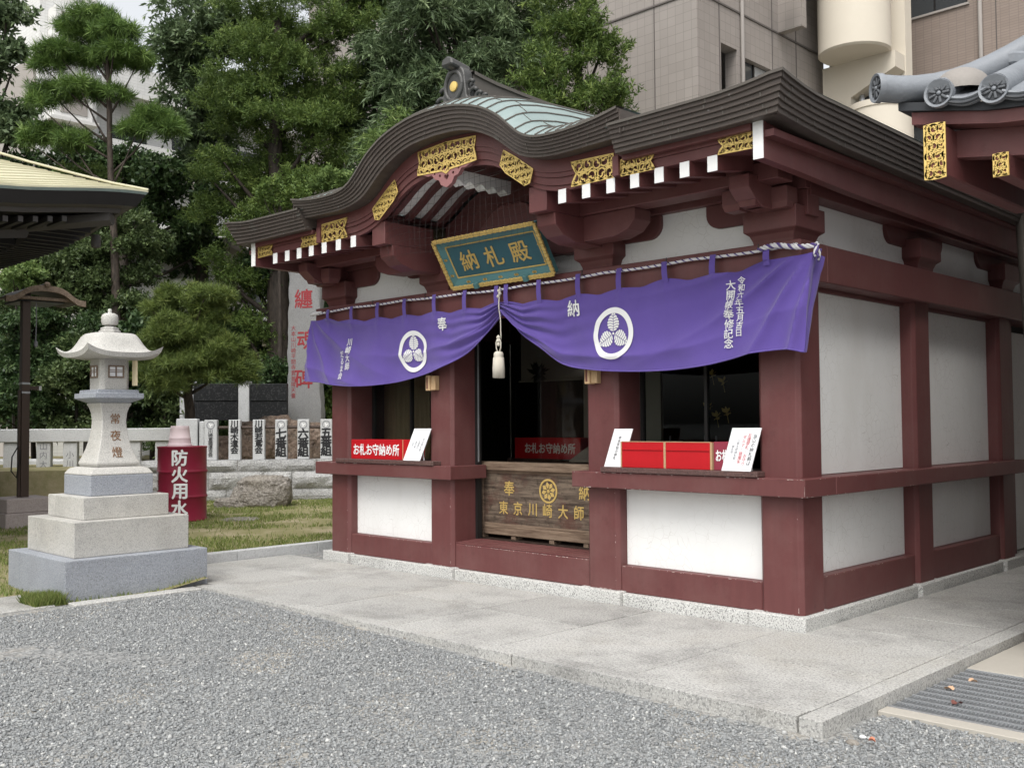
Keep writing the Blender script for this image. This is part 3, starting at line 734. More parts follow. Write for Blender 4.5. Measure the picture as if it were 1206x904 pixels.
for s in (-1, 1):
    a, b = sorted((CX+s*1.935, CX+s*3.005))
    box('frieze_board', 'maroon', hall, a, b, -.735, -.68, 3.262, 3.335, .003); box('frieze_board', 'maroon', hall, a, b, -.748, -.68, 3.335, 3.44, .003)
    # side barge beam with white painted front end
    a, b = sorted((CX+s*3.01, CX+s*3.080))
    rows = []
    for y in (-.785, -.3, .4, 2, 4, 6.4):
        zl = 3.165-.03*smoothstep(-.8, .4, y)-.014*max(0, y); zh = 3.44-.05*smoothstep(-.8, .3, y)-.012*max(0, y)
        rows.append([(a, y, zl), (b, y, zl), (b, y, zh), (a, y, zh), (a, y, zl)])
    mb = MB().strip(*rows); mb.f += [(0, 1, 2, 3), tuple(len(mb.v)-5+k for k in range(4))]
    g = mb.build('side_barge_beam', 'maroon', hall)
    box('painted_end', 'white', g, a-.002, b+.002, -.793, -.785, 3.163, 3.415, .001)
    xo = CX+s*3.15; a2, b2 = sorted((CX+s*3.081, xo))
    MB().box(a2, b2, -.775, 6.4, 3.30, 3.345).build('eave_batten', 'maroon_dark', hall)
box('eave_batten', 'maroon_dark', hall, -5.88, CX-1.94, -.80, -.749, 3.36, 3.42, .003); box('eave_batten', 'maroon_dark', hall, CX+1.94, .11, -.80, -.749, 3.36, 3.42, .003)

# --- gilt fretwork plates
def inside(poly, x, y):
    c = False; n = len(poly)
    for i in range(n):
        x1, y1 = poly[i]; x2, y2 = poly[(i+1) % n]
        if (y1 > y) != (y2 > y) and x < (x2-x1)*(y-y1)/(y2-y1)+x1: c = not c
    return c
def ribbon(mb, pts, w, fn, closed=False, th=.006):
    n = len(pts); L = []; Rr = []
    for i in range(n):
        a = pts[(i-1) % n] if closed or i > 0 else pts[0]; b = pts[(i+1) % n] if closed or i < n-1 else pts[-1]
        dx, dy = b[0]-a[0], b[1]-a[1]; l = math.hypot(dx, dy) or 1
        L.append((pts[i][0]-dy/l*w, pts[i][1]+dx/l*w)); Rr.append((pts[i][0]+dy/l*w, pts[i][1]-dx/l*w))
    o = len(mb.v)
    mb.v += [tuple(fn(a, b, th)) for a, b in L]+[tuple(fn(a, b, th)) for a, b in Rr]+[tuple(fn(a, b, 0)) for a, b in L]+[tuple(fn(a, b, 0)) for a, b in Rr]
    for i in range(n if closed else n-1):
        j = (i+1) % n
        mb.f += [(o+i, o+j, o+n+j, o+n+i), (o+i, o+2*n+i, o+2*n+j, o+j), (o+n+i, o+n+j, o+3*n+j, o+3*n+i)]
def fretwork(poly, fn, cell, parent, w=.0048, rim=.0075):
    mb = MB(); dense = []
    for i in range(len(poly)):
        a, b = poly[i], poly[(i+1) % len(poly)]
        for k in range(3): dense.append((a[0]+(b[0]-a[0])*k/3, a[1]+(b[1]-a[1])*k/3))
    ribbon(mb, dense, rim, fn, True)
    x0, x1 = min(p[0] for p in poly), max(p[0] for p in poly); y0, y1 = min(p[1] for p in poly), max(p[1] for p in poly)
    def put(pts, ww):
        run = []
        for q in pts+[None]:
            if q is not None and inside(poly, *q): run.append(q)
            else:
                if len(run) > 3: ribbon(mb, run, ww, fn)
                run = []
    j = 0; h = y1-y0; rows_n = max(1, round(h/cell)); y = y0+h/(2*rows_n)
    R0 = h/(2*rows_n)*.98
    for j in range(rows_n):
        x = x0+(R0 if j % 2 == 0 else 0); i = 0
        while x <= x1+R0:                   # a vine: open rings, each with a coiling tendril and two leaves
            s_ = 1 if (i+j) % 2 else -1; an = .7*i+1.9*j
            put([(x+R0*math.cos(an+s_*k*.26), y+R0*math.sin(an+s_*k*.26)) for k in range(21)], w)
            put([(x+R0*(1-k/21)*math.cos(an+s_*(5.2+k*.36)), y+R0*(1-k/21)*math.sin(an+s_*(5.2+k*.36))) for k in range(17)], w*.9)
            for q in (0, 1):
                b_ = an+2.0+q*2.4; lx, ly = x+R0*.62*math.cos(b_), y+R0*.62*math.sin(b_)
                put([(lx+R0*.26*(t-.5)*math.cos(b_+1.1), ly+R0*.26*(t-.5)*math.sin(b_+1.1)) for t in (0, .25, .5, .75, 1)], w*1.5)
            x += R0*1.92; i += 1
        y += h/rows_n
    return mb.build('gilt_fretwork', 'gold', parent, recalc=False)
ff = lambda y0: (lambda a, b, h: (CX+a, y0-h, b))
def kp(u, f): return kb(u)+.02+(kl(u)-kb(u)-.02)*f
cen = [(-.37, 3.865), (0, 3.885), (.37, 3.865), (.345, 3.775), (.375, 3.672), (.19, 3.662), (.05, 3.655), (0, 3.625), (-.05, 3.655), (-.19, 3.662), (-.375, 3.672), (-.345, 3.775)]
fretwork(cen, ff(-.755), .09, hall, .0062, .009)
for s in (-1, 1):
    fretwork([(s*.70, 3.68), (s*.83, 3.60), (s*1.02, 3.47), (s*.985, 3.37), (s*.93, 3.36), (s*.72, 3.50), (s*.66, 3.57)], ff(-.755), .056, hall, .005, .007)
    fretwork([(s*1.42, 3.445), (s*1.83, 3.435), (s*1.83, 3.268), (s*1.42, 3.268), (s*1.475, 3.355)], ff(-.755), .082, hall, .006, .008)
    fretwork([(s*1.90, 3.375), (s*2.20, 3.375), (s*2.16, 3.32), (s*2.20, 3.262), (s*1.90, 3.262)], ff(-.755), .056, hall, .005, .007)
    fretwork([(s*2.72, 3.36), (s*3.0, 3.355), (s*3.0, 3.255), (s*2.72, 3.262), (s*2.765, 3.31)], ff(-.755), .05, hall, .005, .007)
    box('joint_block', 'maroon', hall, CX+s*1.866-.028, CX+s*1.866+.028, -.785, -.70, 3.262, 3.41, .003)

# --- inside the curved gable: ribs, white boards, pendant, tympanum
def inner(u): return kl(u)+.045
uu = [-1.0+.05*i for i in range(41)]
MB().strip([(CX+u, -.675, inner(u)+.075) for u in uu], [(CX+u, .12, inner(u)+.075) for u in uu]).build('gable_ceiling', 'white', hall, smooth=True)
for y in (-.56, -.36, -.16, .04):
    A = [(CX+u, y-.032, inner(u)+.072) for u in uu]; B = [(CX+u, y-.032, inner(u)+.022) for u in uu]
    C_ = [(CX+u, y+.032, inner(u)+.022) for u in uu]; D_ = [(CX+u, y+.032, inner(u)+.072) for u in uu]
    MB().strip(A, B, C_, D_).build('curved_rib', 'maroon_dark', hall)
tp = [(u, inner(u)+.03) for u in uu]
MB().prism([(-1.0, 3.13)]+tp+[(1.0, 3.13)], lambda a, b, d: (CX+a, d, b), .125, .18).build('tympanum', 'maroon', hall)
MB().prism([(-.62, 3.13), (-.60, 3.22), (-.42, 3.28), (-.25, 3.42), (-.14, 3.48), (.14, 3.48), (.25, 3.42), (.42, 3.28), (.60, 3.22), (.62, 3.13)], lambda a, b, d: (CX+a, d, b), .02, .122).build('frog_leg_strut', 'maroon_dark', hall, .01)
plaster_panel(-3.70, -2.07, .225, .27, 2.765, 2.968)
wav = [(-.70+.025*i, 3.555+.02*math.sin(i*1.15)) for i in range(28)]
MB().prism([(-.70, 3.66)]+wav+[(-.02, 3.66)], lambda a, b, d: (CX+d, a, b), -.055, .055).build('ridge_purlin', 'white', hall)
def curve2d(name, loops, fn, ext, mat, parent):   # flat shape with cut-outs
    cu = bpy.data.curves.new(name, 'CURVE'); cu.dimensions = '2D'; cu.fill_mode = 'BOTH'; cu.extrude = ext
    for lp in loops:
        sp = cu.splines.new('POLY'); sp.points.add(len(lp)-1); sp.use_cyclic_u = True
        for p, q in zip(sp.points, lp): p.co = (*q, 0, 1)
    ob = bpy.data.objects.new(name, cu); me = bpy.data.meshes.new_from_object(ob); bpy.data.objects.remove(ob); bpy.data.curves.remove(cu)
    for v in me.vertices: v.co = fn(v.co.x, v.co.y, v.co.z)
    return link(name, me, mat, parent)
circ = lambda cx, cz, r_, n=10, sx=1: [(cx+sx*r_*math.cos(-2*math.pi*k/n), cz+r_*math.sin(-2*math.pi*k/n)) for k in range(n)]
pen = [(-.33, .0), (.33, 0), (.25, -.03), (.19, -.028), (.15, -.075), (.10, -.085), (.07, -.135), (0, -.165), (-.07, -.135), (-.10, -.085), (-.15, -.075), (-.19, -.028), (-.25, -.03)]
heart = [(0, -.105), (.03, -.075), (.028, -.055), (.012, -.052), (0, -.065), (-.012, -.052), (-.028, -.055), (-.03, -.075)]
curve2d('pendant', [pen, heart, circ(.085, -.052, .014), circ(-.085, -.052, .014), circ(.155, -.022, .011), circ(-.155, -.022, .011)], lambda a, b, d: (CX+a, -.735+d, 3.665+b), .02, 'mauve', hall)

# --- openings: sashes, glass, step, interior
for a, b in ((COLS[0]+.171, COLS[1]-.171), (COLS[2]+.171, COLS[3]-.171)):
    s_ = box('window_sash', 'black', hall, a, a+.03, .37, .41, 1.112, 2.478, 0); w = b-a
    for x0 in (b-.03, a+w/2-.014): box('sash_stile', 'black', s_, x0, x0+.028, .37, .41, 1.112, 2.478, 0)
    box('sash_rail', 'black', s_, a+.0305, b-.0305, .372, .408, 1.07, 1.111, 0)
    MB().box(a+.031, b-.031, .388, .392, 1.112, 2.478).build('window_pane', 'glass', s_)
box('door_jamb', 'black', hall, COLS[1]+.171, COLS[1]+.20, .36, .42, .30, 2.478, 0); box('door_jamb', 'black', hall, COLS[2]-.20, COLS[2]-.171, .36, .42, .30, 2.478, 0)
box('sash_edge', 'steel', hall, COLS[1]+.2005, COLS[1]+.206, .37, .385, 1.1, 2.478, 0)
MB().box(COLS[1]+.206, COLS[2]-.206, .82, .828, 1.10, 2.9).build('dimming_pane', 'dimglass', hall)  # added tinted pane that dims the room and its red box
box('step', 'maroon', hall, COLS[1]+.172, COLS[2]-.172, .091, .20, .086, .322, .008)
for i in range(4): box('step_board', 'maroon', hall, COLS[1]+.173, COLS[2]-.173, .095+i*.08, .170+i*.08, .323, .338+.003*i, .004)
box('floor_beam', 'maroon', hall, COLS[1]+.172, COLS[2]-.172, .4, 5.9, .05, .318, 0)
# interior room
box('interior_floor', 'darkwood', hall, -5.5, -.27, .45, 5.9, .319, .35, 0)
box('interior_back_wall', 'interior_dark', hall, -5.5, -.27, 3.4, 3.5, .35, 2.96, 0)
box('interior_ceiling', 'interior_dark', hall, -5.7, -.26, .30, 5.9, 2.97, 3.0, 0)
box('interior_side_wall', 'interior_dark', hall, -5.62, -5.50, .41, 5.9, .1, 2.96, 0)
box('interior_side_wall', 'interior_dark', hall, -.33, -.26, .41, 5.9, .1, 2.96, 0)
box('wood_partition', 'panelwood', hall, -5.49, -4.71, .62, .65, .35, 2.95, 0)
box('inner_wall', 'interior', hall, -4.29, -3.35, 1.60, 1.64, 1.95, 2.95, 0)
box('inner_wall', 'darkwood', hall, -4.0, -3.35, 1.60, 1.65, .35, 1.92, 0)
box('picture_rail', 'interior', hall, -4.29, -3.35, 1.56, 1.60, 1.925, 1.945, 0)
box('inner_post', 'interior', hall, -3.345, -3.22, 1.56, 1.7, .35, 2.95, 0)
box('inner_wall', 'interior', hall, -3.215, -2.4, 1.62, 1.66, .35, 2.95, 0)
box('inner_post', 'maroon_dark', hall, -.95, -.80, 1.9, 2.05, .35, 2.95, 0)
for x0 in (-2.0, -1.62, -1.5, -1.05): box('railing_post', 'paleink', hall, x0, x0+.012, 1.2, 1.212, .35, 1.35, 0)
for i in range(9): box('lattice_block', 'paleink', hall, -.615, -.605, .80, .81, 1.35+i*.13, 1.43+i*.13, 0)

# flaked paint along the worn edges
MT['chip'] = plain('bare_primer', (.46, .38, .35), .8, .2, 40)
ch_ = MB(); gch = random.Random(12)
def chips(p0, p1, n, nrm, dn, smax=.010):
    p0, p1, nrm, dn = map(Vector, (p0, p1, nrm, dn)); e = (p1-p0).normalized()
    for _ in range(n):
        c = p0.lerp(p1, gch.random()**gch.choice((1, 1, 2)))+nrm*.0012; w = gch.uniform(.004, smax)*gch.choice((1, 1, 2.2)); h = gch.uniform(.002, .006)
        m = 6; ch_.add([c+e*(w*math.cos(k*math.pi/(m-1))*gch.uniform(.7, 1.2))+dn*(h*math.sin(k*math.pi/(m-1))*gch.uniform(.6, 1.3)) for k in range(m)], [tuple(range(m))])
chips((.03, -.034, 1.066), (-2.1, -.034, 1.066), 26, (0, -1, 0), (0, 0, -1)); chips((.03, -.034, .940), (-2.1, -.034, .940), 14, (0, -1, 0), (0, 0, 1))
chips((-3.67, -.034, 1.066), (-5.88, -.034, 1.066), 16, (0, -1, 0), (0, 0, -1)); chips((.034, -.03, 1.065), (.034, 4.4, 1.065), 30, (1, 0, 0), (0, 0, -1)); chips((.034, -.03, .940), (.034, 4.4, .940), 16, (1, 0, 0), (0, 0, 1))
chips((-3.72, .091, .318), (-2.05, .091, .318), 40, (0, -1, 0), (0, 0, -1), .014); chips((-1.69, .091, .299), (-.40, .091, .299), 14, (0, -1, 0), (0, 0, -1)); chips((-.081, .42, .332), (-.081, 2.0, .332), 16, (1, 0, 0), (0, 0, -1))
chips((-5.38, .091, .299), (-4.08, .091, .299), 12, (0, -1, 0), (0, 0, -1)); chips((.034, -.0345, .945), (.034, -.0345, 1.06), 8, (0, -1, 0), (-1, 0, 0), .012)
for cx in COLS: chips((cx-.13, .06, .10), (cx+.13, .06, .10), 4, (0, -1, 0), (0, 0, 1)); chips((cx+.139, .06, .12), (cx+.139, .06, .9), 5, (0, -1, 0), (-1, 0, 0), .006)
ch_.build('paint_chips', 'chip', hall, recalc=False)['kind'] = 'stuff'
# ------------------------------------------------------------------ purple curtain
CT = [(-5.90, 2.655), (-5.60, 2.63), (-5.13, 2.585), (-4.69, 2.572), (-4.26, 2.562), (-3.81, 2.56), (-3.37, 2.552), (-2.97, 2.572), (-2.87, 2.57), (-2.43, 2.546), (-1.98, 2.553), (-1.54, 2.560), (-1.10, 2.59), (-.65, 2.58), (-.20, 2.625), (.02, 2.665), (.08, 2.675)]
CBL = [(-6.03, 1.985), (-5.78, 1.949), (-5.417, 1.90), (-5.04, 1.875), (-4.68, 1.877), (-4.27, 1.911), (-3.887, 1.975), (-3.58, 2.051), (-3.31, 2.165), (-3.09, 2.308), (-2.96, 2.43), (-2.885, 2.49)]
CBR = [(-2.885, 2.49), (-2.81, 2.41), (-2.68, 2.28), (-2.475, 2.148), (-2.18, 1.979), (-1.833, 1.913), (-1.40, 1.882), (-1.05, 1.88), (-.713, 1.90), (-.503, 1.932), (-.256, 1.971), (-.03, 1.98), (.075, 1.955)]
TABS = [-5.56, -5.135, -4.69, -4.26, -3.81, -3.375, -2.955, -2.83, -2.43, -1.98, -1.54, -1.095, -.65, -.20]
def czt(x):
    d = min(abs(x-t) for t in TABS)
    return interp(CT, x)-.028*min(1, d/.2)**1.5
def czb(x): return interp(CBL if x < CX else CBR, x)
def cloth_y(x, t):
    du = abs(x-CX)
    g = math.exp(-(du/.75)**2)                                  # gathered at the cord
    swag = smoothstep(.15, 1, t)*(.014+.026*math.exp(-(du/1.5)**2))
    ph = 1.5 if x < CX else 0
    y = -swag*1.5*((1-abs(math.sin(t*6.5+ph+.5*math.sin(x*1.7)+du*.9)))**1.5-.35)
    y -= .016*g*math.sin(t*30+du*9+ph)*smoothstep(.02, .2, t)
    y -= .017*math.sin(x*4.3+t*3.2+ph)*smoothstep(0, .6, t) + .006*math.sin(x*13.0+1.3*math.sin(t*4))*smoothstep(0, .5, t)
    z = czt(x)+(czb(x)-czt(x))*t
    # folds fanning out of the two upper corners
    for cx_, sgn, k_ in ((.10, 1, 1.0), (-5.92, -1, .7)):
        dx, dz = abs(cx_-x), (2.72-z); rr = math.hypot(dx, dz)
        an = math.atan2(dz, dx+1e-4)
        y -= k_*.062*((1-abs(math.sin(an*8.6+rr*.9+.6*math.sin(an*4))))**1.5-.3)*smoothstep(.05, .40, rr)*math.exp(-(rr/1.35)**2)
    for tx in TABS:                                             # short pleats under every tab
        if abs(x-tx) < .16: y -= .012*math.exp(-((x-tx)/.035)**2)*math.exp(-t/.16)
    y -= .07*smoothstep(.2, 1, t)*smoothstep(1.0, 2.3, du)*.6   # lower hem kicks forward at the sides
    wrap = smoothstep(-.02, .08, x)
    return -.085+y+.02*wrap
def cpt(x, t, off=0):
    z = czt(x)+(czb(x)-czt(x))*t
    xx = x
    if x < -5.70: xx = x-.12*t*smoothstep(-5.70, -5.90, x)-.0
    if x > -.1: xx = x+.06*smoothstep(-.1, .08, x)*(1-t)
    return (xx, cloth_y(x, t)-off, z)
curt = thing('shrine_curtain', 'purple ceremonial curtain with white crests hung across the hall front', 'curtain', (CX, -.085, 1.9))
for nm, a, b in (('left_half', -5.90, CX-.001), ('right_half', CX+.001, .08)):
    nu, nv = 190, 60
    o = grid_mesh('curtain_panel', [cpt(a+(b-a)*i/(nu-1), j/(nv-1)) for j in range(nv) for i in range(nu)], nu, nv, 'cloth', curt)
    o['label'] = 'curtain half on the '+('left' if a < -5 else 'right')
    hem = MB().tube([cpt(a+(b-a)*i/120, 1.0, .002) for i in range(121)], .006, 5).build('hem', 'cloth', curt, smooth=True)
# the right end folds back round the corner
rows = []
for j in range(24):
    t = j/23; p = cpt(.08, t); rows.append([(p[0]+(.0)*k, p[1]+.10*k/5*(1-.25*t), p[2]-.01*math.sin(k*1.3)) if k == 0 else (p[0]+.012*math.sin(k*1.6+t*3)-.03*t*k/5, p[1]+.16*k/5*(1-.5*t), p[2]+.02*math.sin(k*.9)*(1-t)) for k in range(6)])
MB().strip(*rows).build('folded_end', 'cloth', curt, smooth=True)
for x in TABS:                              # hanging tabs
    z0 = interp(CT, x)-.035; w = .026; ln = random.uniform(-.012, .012)
    rows = [[(x-w+ln*(1-t), -.093-.012*math.sin(t*3.1), z0+(2.722-z0)*t), (x+w+ln*(1-t), -.093-.012*math.sin(t*3.1), z0+(2.722-z0)*t)] for t in (0, .25, .5, .75, 1)]
    rows.append([(x-w, -.06, 2.728), (x+w, -.06, 2.728)])
    MB().strip(*rows).build('tab', 'cloth', curt, smooth=True)
def on_cloth(cx, cz):
    def fn(a, b):
        x, z = cx+a, cz+b; t = (czt(x)-z)/(czt(x)-czb(x)); return Vector((x, cloth_y(x, t)-.009, z))
    return fn
write('lettering', '奉', 'print', curt, .135, on_cloth(-3.70, 2.43), .016); write('lettering', '納', 'print', curt, .145, on_cloth(-2.035, 2.437), .016)
write('lettering', '川崎大師', 'print', curt, .088, on_cloth(-5.175, 2.215), .007, 1, .98, True)
write('lettering', 'だるま会', 'print', curt, .080, on_cloth(-5.285, 2.105), .007, 1, .96, True)
write('lettering', '令和六年五月吉日', 'print', curt, .058, on_cloth(-.418, 2.315), .006, 1.15, .95, True)
write('lettering', '大開帳奉修記念', 'print', curt, .076, on_cloth(-.51, 2.265), .009, 1.15, .95, True)
def crest(cx, cz, r_):
    f = on_cloth(cx, cz); g = lambda a, b: tuple(f(a, b))
    mb = MB(); n = 72
    A = [g(r_*math.cos(2*math.pi*k/n), r_*math.sin(2*math.pi*k/n)) for k in range(n+1)]
    M_ = [g(r_*.89*math.cos(2*math.pi*k/n), r_*.89*math.sin(2*math.pi*k/n)) for k in range(n+1)]
    B = [g(r_*.78*math.cos(2*math.pi*k/n), r_*.78*math.sin(2*math.pi*k/n)) for k in range(n+1)]
    mb.strip(A, M_, B); mb.build('crest_ring', 'print', curt, recalc=False)
    for q in range(3):
        an = math.pi/2+q*2*math.pi/3
        rot = lambda a, b: g(a*math.cos(an)-b*math.sin(an), a*math.sin(an)+b*math.cos(an))
        def half(t): return .34*r_*(math.sin(math.pi*min(1, t**.85))**.62)*(1-.25*t)+.003*math.sin(t*40)
        L0, L1 = .06*r_, .76*r_
        mb = MB()
        for s in (-1, 1):                   # leaf lobe cut by its veins
            for k in range(7):
                t0, t1 = k/7+.012, (k+1)/7-.020
                pts = []
                for t in (t0, (t0+t1)/2, t1):
                    a = L0+(L1-L0)*t; h = half(t)
                    pts.append([rot(a-.02*r_*0+.0, s*.012*r_), rot(a+.045*r_, s*h*.55), rot(a+.03*r_, s*h)])
                mb.strip(*pts)
        mb.build('crest_leaf', 'print', curt, recalc=False)
    mb = MB(); n = 14
    mb.add([g(0, 0)]+[g(.05*r_*math.cos(2*math.pi*k/n), .05*r_*math.sin(2*math.pi*k/n)) for k in range(n)], [(0, 1+k, 1+(k+1) % n) for k in range(n)]); mb.build('crest_centre', 'print', curt, recalc=False)
crest(-4.14, 2.19, .205); crest(-1.605, 2.197, .212)
# twisted rope along the beam, gathered rope at the right end
rope = thing('hanging_rope', 'twisted white and purple rope carrying the purple curtain', 'rope', (CX, -.07, 2.70))
ctrl = [(-5.92, 2.69), (-5.572, 2.709), (-4.768, 2.713), (-3.95, 2.707), (-3.0, 2.692), (-1.93, 2.702), (-1.077, 2.712), (-.26, 2.712), (.03, 2.715)]
for ph, m in ((0, 'rope'), (math.pi, 'rope_purple'), (math.pi/2, 'rope'), (3*math.pi/2, 'rope')):
    pts = []
    n = 620
    for i in range(n):
        x = -5.92+5.95*i/(n-1); a = x*95+ph
        pts.append((x, -.072+.0062*math.cos(a), interp(ctrl, x)-.010*abs(math.sin(x*math.pi/.86))+.0062*math.sin(a)))
    MB().tube(pts, .0062, 5).build('strand', m, rope, smooth=True)
for ph, m in ((0, 'rope'), (2.1, 'rope_purple'), (4.2, 'rope')):   # thick knotted end
    pts = []
    for i in range(70):
        t = i/69; x = -.26+.44*t; a = t*34+ph
        pts.append((x, -.105+.05*smoothstep(.75, 1, t)+.011*math.cos(a), 2.705+.018*math.sin(t*6)+.011*math.sin(a)))
    MB().tube(pts, [.0105-.004*abs(i/69-.5) for i in range(70)], 6).build('knotted_end', m, rope, smooth=True)
for a0 in range(5):
    MB().tube([(.17+.012*math.sin(a0*2+k), -.07+.015*math.cos(a0*1.3+k*.5)+.01*a0, 2.71-.022*k-.01*a0) for k in range(5)], .008, 5).build('rope_tail', 'rope' if a0 % 2 else 'rope_purple', rope, smooth=True)
MB().tube([(-5.92, -.075, 2.69), (-5.83, -.075, 2.70), (-5.70, -.085, 2.705)], [.012, .022, .012], 8).build('bound_end', 'rope', rope, smooth=True)
for x in (-4.78, -3.95, -3.02, -1.94, -1.08, -.27):
    MB().tube([(x, -.03, 2.715), (x, -.085, 2.705), (x, -.09, 2.725), (x, -.085, 2.75)], .005, 5).build('hook', 'black', rope)
# cord with tassel at the centre
tas = thing('curtain_tassel', 'cream tassel on a cord gathering the middle of the purple curtain', 'tassel', (CX, -.14, 1.89))
MB().tube([(CX+.004*math.sin(k), -.118-.012*math.sin(k*.4), 2.70-.036*k) for k in range(14)], .0055, 6).build('cord', 'tassel', tas, smooth=True)
for k, (dx, dz) in enumerate(((0, 2.665), (.01, 2.64), (-.008, 2.615))):
    MB().lathe([(.004, -.016), (.014, -.008), (.016, 0), (.012, .010), (.004, .016)], (CX+dx, -.13, dz), 10).build('knot', 'tassel', tas, smooth=True)
for z, r_ in ((2.245, .018), (2.215, .022), (2.185, .016)):
    MB().lathe([(.004, -.02), (r_, -.008), (r_, .006), (.004, .02)], (CX, -.14, z), 12).build('knot', 'tassel', tas, smooth=True)
for s in (-1, 1): MB().tube([(CX+s*.006, -.14, 2.24), (CX+s*.03, -.14, 2.20), (CX+s*.028, -.14, 2.15), (CX+s*.01, -.14, 2.11)], .006, 5).build('cord_loop', 'tassel', tas, smooth=True)
MB().lathe([(.005, .235), (.03, .232), (.043, .215), (.045, .195), (.041, .185), (.046, .17)], (CX, -.14, 1.885), 20).build('tassel_head', 'tassel', tas, smooth=True)
fr = MB()
for k in range(34):
    a = k/34*2*math.pi; fr.tube([(CX+.043*math.cos(a), -.14+.043*math.sin(a), 2.065), (CX+.05*math.cos(a), -.14+.05*math.sin(a), 1.97), (CX+.049*math.cos(a+.03), -.14+.049*math.sin(a+.03), 1.885+.006*math.sin(k*3))], .0052, 4)
fr.build('fringe', 'tassel', tas, smooth=True)

# ------------------------------------------------------------------ signboard 納札殿
pl = thing('hall_signboard', 'teal signboard with gilt frame and gold characters leaning over the curtain beam', 'sign', (CX, -.05, 2.775))
B0 = Vector((CX, -.060, 2.775)); UP = Vector((0, -.25, .405)).normalized(); RT = Vector((1, 0, 0)); NO = RT.cross(UP)   # faces the forecourt
if NO.y > 0: NO = -NO
def pf(a, b, d=0): return B0+RT*a+UP*b+NO*d
Hp, Wp = .476, .645
MB().prism([(-Wp+.05, .05), (Wp-.05, .05), (Wp-.05, Hp-.05), (-Wp+.05, Hp-.05)], lambda a, b, d: pf(a, b, d), -.03, .0).build('panel', 'teal', pl)
def frame_loop(i0, d0, i1, d1, mat, name):
    q = lambda i, d: [pf(-Wp+i, i, d), pf(Wp-i, i, d), pf(Wp-i, Hp-i, d), pf(-Wp+i, Hp-i, d)]
    A, B = q(i0, d0), q(i1, d1); MB().add(A+B, [(k, (k+1) % 4, 4+(k+1) % 4, 4+k) for k in range(4)]).build(name, mat, pl, recalc=False)
frame_loop(.0, .05, .08, .004, 'teal_light', 'frame'); frame_loop(.0, .05, .0, -.02, 'teal_light', 'frame_edge')
rim = MB()
for (a0, b0, a1, b1) in ((-Wp, 0, Wp, 0), (Wp, 0, Wp, Hp), (Wp, Hp, -Wp, Hp), (-Wp, Hp, -Wp, 0)):
    n = int(math.hypot(a1-a0, b1-b0)/.03)
    for k in range(n):                      # beaded gilt rim
        t = (k+.5)/n; c = pf(a0+(a1-a0)*t, b0+(b1-b0)*t, .052); e = (pf(a1, b1)-pf(a0, b0)).normalized(); nn = NO.cross(e)
        rim.obox(c, e*.0145, nn*(.017+.003*(k % 2)), NO*.011)
rim.build('gilt_rim', 'goldleaf', pl, .003)
for (a0, b0, a1, b1) in ((-Wp+.082, .082, Wp-.082, .082), (Wp-.082, .082, Wp-.082, Hp-.082), (Wp-.082, Hp-.082, -Wp+.082, Hp-.082), (-Wp+.082, Hp-.082, -Wp+.082, .082)):
    MB().tube([pf(a0, b0, .005), pf(a1, b1, .005)], .007, 6).build('inner_fillet', 'goldleaf', pl)
for (a, b) in [(-.6, .12), (-.6, .28), (.6, .12), (.6, .28), (-.42, .04), (-.2, .04), (0, .04), (.2, .04), (.42, .04)]:
    m_ = MB()
    for k in range(3): m_.add([pf(a+.018*math.cos(j*1.047+k)-.01+.01*k, b+.013*math.sin(j*1.047+k), .034) for j in range(6)], [tuple(range(6))])
    m_.build('painted_flower', 'goldleaf', pl, recalc=False)
for i, ch in enumerate('納札殿'):
    write('character', ch, 'goldleaf', pl, .205, lambda a, b, i=i: pf(-.335+.325*i+a, .235+b+.06*a, .004), .014, 1.15)
for a in (-.30, .33): MB().prism([(a-.025, -.02), (a+.025, -.02), (a+.025, .03), (a-.025, .03)], lambda p, q, d: pf(p, q, d), .0, .09).build('support', 'teal_light', pl, .003)
# bird net in the gable
net = MB()
def npt(u, z): return (CX+u+.01*math.sin(z*9), -.66+.04*math.sin(u*3+z*4), z+.012*math.sin(u*7))
for i in range(27):
    u = -.92+i*.0708; top = kl(u)-.005
    net.tube([npt(u, 2.98+(top-2.98)*k/5) for k in range(6)], .0011, 3, False)
for j in range(11):
    z = 3.0+j*.062; lim = [u for u in [-.95+.05*i for i in range(39)] if kl(u) > z+.005]
    if len(lim) > 2: net.tube([npt(u, z) for u in lim], .0011, 3, False)
MT['net'] = plain('dark_net_cord', (.05, .045, .045), .8, .1)
tag(net.build('bird_net', 'net', None, recalc=False), 'fine dark bird net stretched inside the curved gable', 'net')

# ------------------------------------------------------------------ offertory box
ob = thing('offertory_box', 'aged wooden offertory box with gilt characters in the middle opening', 'offertory box', (CX, .9, .34))
XA, XB, YF = -3.83, -1.96, .49
box('front_board', 'boxwood', ob, XA+.06, XB-.06, YF+.015, YF+.05, .45, 1.0, .004)
for x0 in (XA, XB-.075): box('corner_post', 'railwood', ob, x0, x0+.075, YF, YF+.08, .345, 1.012, .006)
box('top_rail', 'railwood', ob, XA-.03, XB+.03, YF-.03, YF+.13, 1.013, 1.097, .010)
box('lower_rail', 'railwood', ob, XA+.076, XB-.076, YF+.003, YF+.07, .385, .475, .006)
box('inner_moulding', 'railwood', ob, XA+.076, XB-.076, YF+.006, YF+.02, .475, .50, .004); box('inner_moulding', 'railwood', ob, XA+.076, XB-.076, YF+.006, YF+.02, .985, 1.012, .004)
for x0 in (XA+.45, XA+.95, XB-.5): box('foot', 'railwood', ob, x0, x0+.06, YF+.01, YF+.12, .345, .384, .004)
box('side_board', 'boxwood', ob, XA, XA+.04, YF+.081, YF+.75, .40, 1.0, .004); box('side_board', 'boxwood', ob, XB-.04, XB, YF+.081, YF+.75, .40, 1.0, .004)
